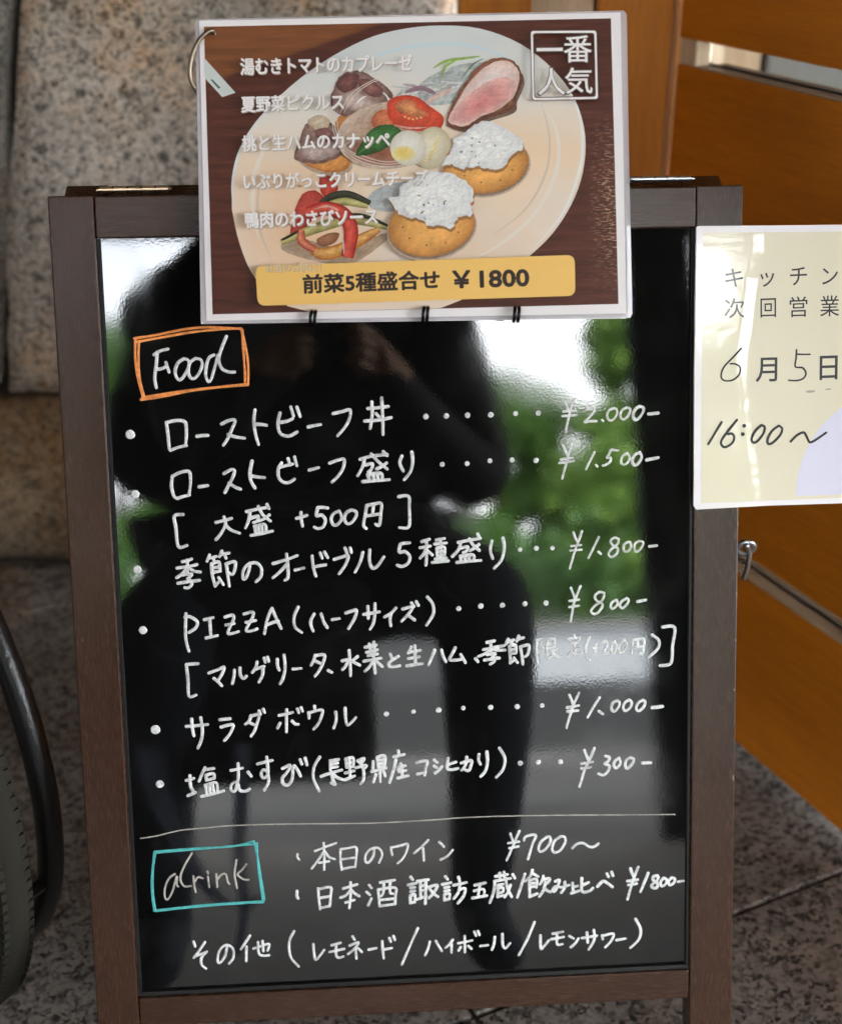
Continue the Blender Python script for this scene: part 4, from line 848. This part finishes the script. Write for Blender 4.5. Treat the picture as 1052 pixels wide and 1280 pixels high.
# price banner and lettering
ban = flat('banner_yellow', (.94, .59, .17))
def rrect(tl, tr, br, bl, r):
    out = []
    C = [Vector(p) for p in (tl, tr, br, bl)]
    for k in range(4):
        p = C[k]; a = (C[k - 1] - p).normalized(); b = (C[(k + 1) % 4] - p).normalized()
        for t in range(6):
            u = t / 5; out.append(tuple(p + a * r * (1 - u) ** 2 + b * r * u ** 2))
    return out
pp('price_banner', rrect((320, 334), (717, 320), (718, 371), (323, 383.5), 10), ban)
wt = flat('white_lettering', (.90, .88, .88)); sh = flat('lettering_shadow', (.12, .09, .08)); dk = flat('black_lettering', (.03, .02, .02)); wfaint = flat('faint_lettering', (.80, .66, .44))
zt = Z[0] + .00006
for body, xl, yl, xr, yr, hh in [('湯むきトマトのカプレーゼ', 302, 96, 515, 91, 20.5), ('夏野菜ピクルス', 303, 142.5, 430, 139, 19.5), ('桃と生ハムのカナッペ', 304, 191.5, 487, 186, 19.5), ('いぶりがっこクリームチーズ', 306, 238, 535, 233, 19), ('鴨肉のわさびソース', 308, 287, 472, 282, 20)]:
    text('lettering_shadow', card, CP, body, xl + .9, yl + 1.0, xr + .9, yr + 1.0, hh, zt, flat('lettering_shade', (.50, .42, .36)), .04)
    text('lettering', card, CP, body, xl, yl, xr, yr, hh, zt + .00004, wt, .03)
text('lettering_shadow', card, CP, 'お酒のお供に！', 334, 342.5, 402, 341, 11, zt, flat('lettering_shade_faint', (.60, .42, .20)), .02)
text('lettering', card, CP, 'お酒のお供に！', 333, 342, 401, 340.5, 11, zt + .00004, wfaint, .012)
text('lettering', card, CP, '前菜5種盛合せ', 380, 368, 549, 362, 23, zt, dk, .032)
text('lettering', card, CP, '￥1800', 566, 361.5, 660, 358.5, 21, zt, dk, .032)
def ring_poly(name, q, r, wpx, h, m):
    a = rrect(*q, r); cx = sum(p[0] for p in q) / 4; cy = sum(p[1] for p in q) / 4
    k = 1 - 2 * wpx / 84; bm = bmesh.new(); A = []; B = []
    for x, y in a:
        u = CP.uv(x, y); A.append(bm.verts.new((*u, h))); u = CP.uv(cx + (x - cx) * k, cy + (y - cy) * k); B.append(bm.verts.new((*u, h)))
    for i in range(len(A)):
        j = (i + 1) % len(A); bm.faces.new((A[i], B[i], B[j], A[j]))
    return mobj(name, bm, m, card)
Q = ((661.5, 40.5), (745, 40), (747, 127), (663.5, 128.5))
def inset(q, d):
    return tuple((x + (d if i in (0, 3) else -d), y + (d if i in (0, 1) else -d)) for i, (x, y) in enumerate(q))
ring_poly('badge_outline', Q, 4, 4.6, zt, sh); ring_poly('badge_outline', inset(Q, 1.0), 4, 2.6, zt + .00005, wt)
for body, xl, yb, xr, hh in [('一', 670, 66.5, 702, 3.6), ('番', 704, 80.5, 738, 33), ('人', 672, 121, 705, 33), ('気', 705.5, 119.5, 739, 32)]:
    text('badge_lettering_outline', card, CP, body, xl - .8, yb + .8, xr + .8, yb + .4, hh + 1.6, zt + .00002, sh, .03 if body != '一' else .02)
    text('badge_lettering', card, CP, body, xl, yb, xr, yb - .4, hh, zt + .00006, wt, .008)
# binder ring through the top-left corner of the pages
rg = [(267, 41), (257, 47), (247, 60), (240, 78), (238, 95), (242, 108), (250, 113), (262, 100), (270, 78), (272, 55)]
bm = bmesh.new(); sp = spline(rg, 4, closed=True); Nn = len(sp)
tube(bm, [(*CP.uv(x, y), .0045 * math.cos(2 * PI * (i / Nn) - .9) + (0.0012 if i < Nn * .55 else -.006)) for i, (x, y) in enumerate(sp)], .0016, 8, closed=True)
mobj('binder_ring', bm, M['ringmetal'], card, smooth=True)
pp('ring_hole', ell(267, 41, 2.6, 2.3), flat('hole_dark', (.03, .02, .02)))
# small double wire loops at the lower edge
for x, y in ((391.5, 396), (531.5, 391), (645, 391.5)):
    bm = bmesh.new()
    for dx in (-2.6, 2.6):
        u, v_ = CP.uv(x + dx, y)
        tube(bm, [(u + .0005 * math.sin(a), v_ - .001 + .0046 * math.sin(a), .0005 + .0045 * math.cos(a)) for a in [2 * PI * k / 18 for k in range(18)]], .00125, 6, closed=True)
    mobj('wire_loop', bm, M['darkmetal'], card, smooth=True)

# cream notice on the right upright
NP = Plane(BP.c + BP.n * .0095, BP.ex, BP.ey)
ntc = empty('notice_card', NP.matrix(), label='laminated cream notice with handwritten date and time on the right upright', cat='notice')
SH = [(870, 284), (873, 282.5), (960, 281.8), (1400, 277), (1400, 617), (1055, 629), (960, 632), (870, 637), (866.5, 632), (867.5, 460)]
poly('laminate_sheet', ntc, NP, SH, 0, paper)
bm = bmesh.new(); rimp = SH
poly('laminate_back', ntc, NP, [(x + (-.8 if x < 1000 else 0), y) for x, y in SH], -.0010, plastic)
cream = lam('notice_cream', (.78, .73, .56), .55, .7); lav = lam('notice_lavender', (.72, .72, .88), .55, .7)
CRX = NP.uv(942, 350)[0]
for m_ in (cream, lav):                    # the sheet is creased from top to bottom: a ridge in its glossy film
    n = N(m_); v = n.map(); d = n.sep(v)
    wig = n.math('ADD', n.math('MULTIPLY', n.math('SINE', n.math('MULTIPLY', d[1], 26.)), .006), n.math('MULTIPLY', n.noise(n.map(scale=(0, 1, 0)), 30, 2), .006))
    t_ = n.math('ABSOLUTE', n.math('SUBTRACT', n.math('SUBTRACT', d[0], CRX), wig))
    ridge = n.ramp(n.math('MULTIPLY', t_, 100.), [(0., 1.), (.5, .25), (1., 0.)], 'B_SPLINE')
    mott = n.noise(v, 55, 4, .6)
    h = n.math('ADD', n.math('MULTIPLY', ridge, 1.), n.math('MULTIPLY', mott, .10)); n.bump(h, 1., .0011, 'Coat Normal')
poly('cream_print', ntc, NP, [(878, 291), (1392, 286), (1392, 609), (1052, 622), (876, 629)], .00015, cream)
lp = [p for p in ell(1130, 620, 136, 136, 0, 90)]
lp = [(x, y) for x, y in lp if y < 620 - (x - 1052) * .038] 
lp.sort(key=lambda p: math.atan2(p[1] - 560, p[0] - 1130))
poly('lavender_circle', ntc, NP, lp, .0003, lav)
for body, a, t_, b, bt in [('キ', 905.6, 335.7, 928, 359), ('ッ', 949.4, 341, 966.8, 358.5), ('チ', 986.5, 334, 1007.5, 356.7), ('ン', 1026.5, 335, 1046, 355.4), ('次', 904.7, 372.6, 929.7, 397.8), ('回', 949.6, 373, 969, 396.8), ('営', 986, 370.7, 1008, 396.3), ('業', 1024, 369.5, 1047.6, 395.6), ('月', 944, 447.4, 970, 477), ('日', 1023.7, 445, 1045.3, 474.4)]:
    text('lettering', ntc, NP, body, a, bt + .3, b, bt - .5, bt - t_, .0004, lam('notice_ink_' + 'print', (.02, .02, .022), coat=.4), .002 if body not in '月日' else .012)
write('handwriting', ntc, NP, "360,85 300,150 240,215 222,275 245,305 300,302 345,265 352,215 320,192 285,190; 738,95 735,150 730,210 780,218 802,255 785,290 740,305 684,303; w.9 740,124 785,126 830,125", 860, 420, 5.479, 2.3, M['ink'], h0=.0004)
write('handwriting', ntc, NP, "225,590 180,665 135,740; 330,575 270,650 225,715 228,750 255,760 300,730 312,690 295,668 270,672; w1.5 380,615; w1.5 370,672; 495,612 455,650 432,700 440,728 470,720 510,670 520,625 500,610; 615,615 570,650 540,705 545,738 575,730 625,680 640,635 618,614; 698,722 740,680 785,660 805,685 825,725 850,722 900,690 940,662", 860, 420, 5.479, 3.3, M['ink'], h0=.0004)
sm1 = lam('grey_smudge', (.42, .40, .34)); poly('smudge', ntc, NP, ell(1012, 489.3, 6, 1.6, -4, 14), .0004, sm1); poly('smudge', ntc, NP, ell(1034, 486.5, 4, 1., -8, 14), .0004, sm1)

# ------------------------------------------------------------------ wheelchair at the lower left
WA = R(44); WCX, WCY = -.462, 1.020
wm = Matrix.Translation((WCX - .0 * math.cos(WA), WCY, 0)) @ Matrix.Rotation(WA, 4, 'Z')   # local x = outwards (hand-rim side), y along the wheel
wc = empty('wheelchair', wm, label='wheelchair by the granite wall, its grey ribbed tyre and black hand rim showing', cat='wheelchair')
RR = .293; RH = .25
def circ(r, x, n, zc=.295): return [(x, r * math.cos(2 * PI * k / n), zc + r * math.sin(2 * PI * k / n)) for k in range(n)]
def wheel(x, side):
    wh = empty('wheel', None, wc)
    mobj('tyre', tube(bmesh.new(), circ(RR - .015, x - .052 * side, 90), .0165, 14, closed=True), M['rubber'], wh, smooth=True)
    bm = bmesh.new()
    for k in range(170):
        a = 2 * PI * k / 170; MM = Matrix.Translation((x - .052 * side, 0, .295)) @ Matrix.Rotation(a, 4, 'X')
        box(bm, .004, .0125, -.0036, .0036, RR - .006, RR - .0008, M=MM); box(bm, -.0125, -.004, -.0036, .0036, RR - .006, RR - .0008, M=MM)
        box(bm, -.0025, .0025, -.0046, .0046, RR - .004, RR + .0008, M=MM)
    t = mobj('tread', bm, M['rubber'], wh); t['kind'] = 'stuff'
    mobj('rim', tube(bmesh.new(), circ(RR - .040, x - .052 * side, 60), .008, 8, closed=True), M['chrome'], wh, smooth=True)
    hr = mobj('hand_rim', tube(bmesh.new(), circ(RH, x, 90), .0105, 14, closed=True), M['blackgrip'], wh, smooth=True)
    for k in range(6):
        a = 2 * PI * k / 6 + R(-41)
        mobj('rim_bracket', tube(bmesh.new(), [(x, (RH) * math.cos(a), .295 + RH * math.sin(a)), (x - .050 * side, (RR - .036) * math.cos(a), .295 + (RR - .036) * math.sin(a))], .0065, 8), M['blackgrip'], wh)
    bm = bmesh.new()
    for k in range(24):
        a = 2 * PI * k / 24; b = a + (.5 if k % 2 else -.5)
        tube(bm, [(x - (.032 if k % 4 < 2 else .072) * side, .025 * math.cos(b), .295 + .025 * math.sin(b)), (x - .052 * side, (RR - .042) * math.cos(a), .295 + (RR - .042) * math.sin(a))], .001, 5)
    mobj('spokes', bm, M['chrome'], wh)
    mobj('hub', tube(bmesh.new(), [(x - .085 * side, 0, .295), (x - .02 * side, 0, .295)], .026, 14), M['blackgrip'], wh)
wheel(0, 1); wheel(-.56, -1)
bm = bmesh.new()
for sx in (-.085, -.475):
    tube(bm, [(sx, .08, .30), (sx, .08, .92), (sx, .16, .94)], .011, 8); tube(bm, [(sx, .08, .48), (sx, -.38, .48), (sx, -.46, .42), (sx, -.52, .14)], .011, 8)
    tube(bm, [(sx, .08, .22), (sx, -.36, .22), (sx, -.36, .48)], .010, 8); tube(bm, [(sx, .07, .70), (sx, -.22, .70), (sx, -.24, .48)], .010, 8)
tube(bm, [(-.085, -.1, .25), (-.475, -.2, .47)], .009, 8); tube(bm, [(-.085, -.2, .47), (-.475, -.1, .25)], .009, 8)
for v_ in bm.verts: v_.co.y *= -1
bmesh.ops.reverse_faces(bm, faces=bm.faces[:])
mobj('frame', bm, M['blackgrip'], wc, smooth=True)
boxo('seat', (-.47, -.09, -.06, .36, .485, .50), M['seatcloth'], wc, bev=.005); boxo('backrest', (-.47, -.09, -.078, -.065, .52, .88), M['seatcloth'], wc, bev=.005)
for sx in (-.085, -.475):
    mobj('caster', tube(bmesh.new(), [(sx - .014, .36, .075), (sx + .014, .36, .075)], .075, 20), M['rubber'], wc)
    boxo('footplate', (sx - (.0 if sx < -.2 else .15), sx + (.15 if sx < -.2 else .0), .5, .62, .12, .135), M['blackgrip'], wc)

# ------------------------------------------------------------------ the photographer, crouching (seen mirrored in the glass)
def skin_figure(name, joints, edges, mats, assign, sub=2):
    me = bpy.data.meshes.new(name); me.from_pydata([j[0] for j in joints], edges, [])
    o = bpy.data.objects.new(name, me); COL.objects.link(o)
    md = o.modifiers.new('skin', 'SKIN'); md.use_smooth_shade = True
    sv = me.skin_vertices[0].data
    for i, j in enumerate(joints):
        r = j[1]; sv[i].radius = r if isinstance(r, tuple) else (r, r)
    sv[0].use_root = True
    ms = o.modifiers.new('subdivision', 'SUBSURF'); ms.levels = sub; ms.render_levels = sub
    bpy.context.view_layer.update()
    m2 = bpy.data.meshes.new_from_object(o.evaluated_get(bpy.context.evaluated_depsgraph_get()))
    bpy.data.objects.remove(o)
    m2.materials.clear()
    for m in mats: m2.materials.append(m)
    for p in m2.polygons: p.material_index = assign(p.center); p.use_smooth = True
    m2.name = name
    return m2
skinm = mat('skin', (.48, .30, .21), .5); jack = mat('dark_jacket', (.018, .018, .022), .8); trou = mat('dark_trousers', (.022, .028, .042), .85); hairm = mat('black_hair', (.01, .009, .008), .5)
J = [((-.05, -.42, .60), (.36, .12)), ((-.05, -.42, .74), (.37, .12)), ((-.05, -.40, .90), (.33, .12)), ((-.03, -.36, 1.08), (.23, .10)), ((-.02, -.33, 1.20), .060), ((-.01, -.31, 1.27), .075), ((0, -.28, 1.34), .085), ((0, -.30, 1.41), .06),
     ((.19, -.33, 1.08), .085), ((.235, -.20, .73), .068), ((.12, -.10, .84), .042), ((.065, -.07, .92), .03),
     ((-.19, -.28, 1.10), .095), ((-.205, -.22, .82), .068), ((-.14, -.10, .84), .042), ((-.065, -.07, .92), .03),
     ((.13, -.42, .64), .12), ((.235, -.16, .56), .088), ((.235, -.24, .30), .064), ((.22, -.30, .09), .046), ((.22, -.12, .045), (.050, .038)),
     ((-.18, -.42, .60), .13), ((-.26, -.14, .50), .090), ((-.27, -.24, .28), .066), ((-.26, -.30, .09), .046), ((-.27, -.12, .045), (.050, .038))]
Ed = [(0, 1), (1, 2), (2, 3), (3, 4), (4, 5), (5, 6), (6, 7), (3, 8), (8, 9), (9, 10), (10, 11), (3, 12), (12, 13), (13, 14), (14, 15), (0, 16), (16, 17), (17, 18), (18, 19), (19, 20), (0, 21), (21, 22), (22, 23), (23, 24), (24, 25)]
# fingers curled round the camera body
for s, hi in ((1, 11), (-1, 15)):
    for k, (fx, fz, L_) in enumerate([(.0, .028, .9), (.004, .010, 1.), (.004, -.008, .95), (.0, -.025, .8)]):
        b = len(J); x = s * (.060 + fx)
        J += [((x, -.055, .915 + fz), .009), ((x - s * .018, -.035 - .0, .918 + fz), .008), ((x - s * .040 * L_, -.045, .920 + fz), .007)]; Ed += [(hi, b), (b, b + 1), (b + 1, b + 2)]
    b = len(J); J += [((s * .045, -.095, .905), .011), ((s * .025, -.10, .925), .009)]; Ed += [(hi, b), (b, b + 1)]
pm = skin_figure('person', J, Ed, [jack, trou, skinm], lambda c: 2 if (c.z > 1.20 and c.y > -.42) or (c.z > .88 and c.y > -.115) else (1 if c.z < .62 else 0), 2)
ph = link(bpy.data.objects.new('person', pm)); tag(ph, 'crouching person in dark clothes taking the picture, mirrored in the black glass', 'person')
bm = bmesh.new(); bmesh.ops.create_icosphere(bm, subdivisions=3, radius=.098)
for v_ in bm.verts:
    v_.co.z *= 1.12; v_.co += Vector((0, -.305, 1.375))
    v_.co += Vector((noise.noise(v_.co * 30), noise.noise(v_.co * 31), noise.noise(v_.co * 33))) * .006
bmesh.ops.delete(bm, geom=[v_ for v_ in bm.verts if v_.co.y > -.245 and v_.co.z < 1.415], context='VERTS')
mobj('hair', bm, hairm, ph, smooth=True)
# camera body in the hands, just behind the point of view
cb = empty('camera_body', (0, -.06, .97), label='black camera held up by the crouching person', cat='camera')
boxo('body', (-.055, .055, -.055, -.018, -.05, .035), M['blackgrip'], cb, bev=.006); boxo('viewfinder', (-.02, .02, -.05, -.02, .036, .055), M['blackgrip'], cb, bev=.004)
mobj('lens', tube(bmesh.new(), [(0, -.017, -.005), (0, .035, -.005)], .030, 24), M['blackgrip'], cb, smooth=False)

# cloth bag hanging from the shoulder, with pale blue loops
bg_ = empty('shoulder_bag', (-.08, -.18, .30), label='dark cloth bag with pale blue hanging loops, held by the crouching person', cat='bag')
bm = bmesh.new(); box(bm, -.15, .14, -.06, .03, 0, .30, bev=.03, seg=3)
mobj('pouch', bm, mat('bag_cloth', (.015, .015, .017), .8), bg_, smooth=True)
loopm = mat('pale_blue_webbing', (.34, .42, .58), .6)
def loop(pts, w_):
    bm = bmesh.new(); P = spline([(a, b) for a, b in pts], 6); prev = None
    for i, (a, b) in enumerate(P):
        ww = w_ * (1 - .6 * i / len(P))
        row = [bm.verts.new((a + d, y, b)) for d, y in ((-ww, .05), (ww, .05), (ww, .046), (-ww, .046))]
        if prev:
            for q in range(4): bm.faces.new((prev[q], prev[(q + 1) % 4], row[(q + 1) % 4], row[q]))
        prev = row
    mobj('loop', bm, loopm, bg_)
loop([(-.19, .06), (-.17, -.02), (-.13, -.10), (-.095, -.15), (-.06, -.165), (-.035, -.15)], .016)
loop([(-.055, .06), (-.06, -.03), (-.063, -.10), (-.058, -.17), (-.07, -.23)], .012)
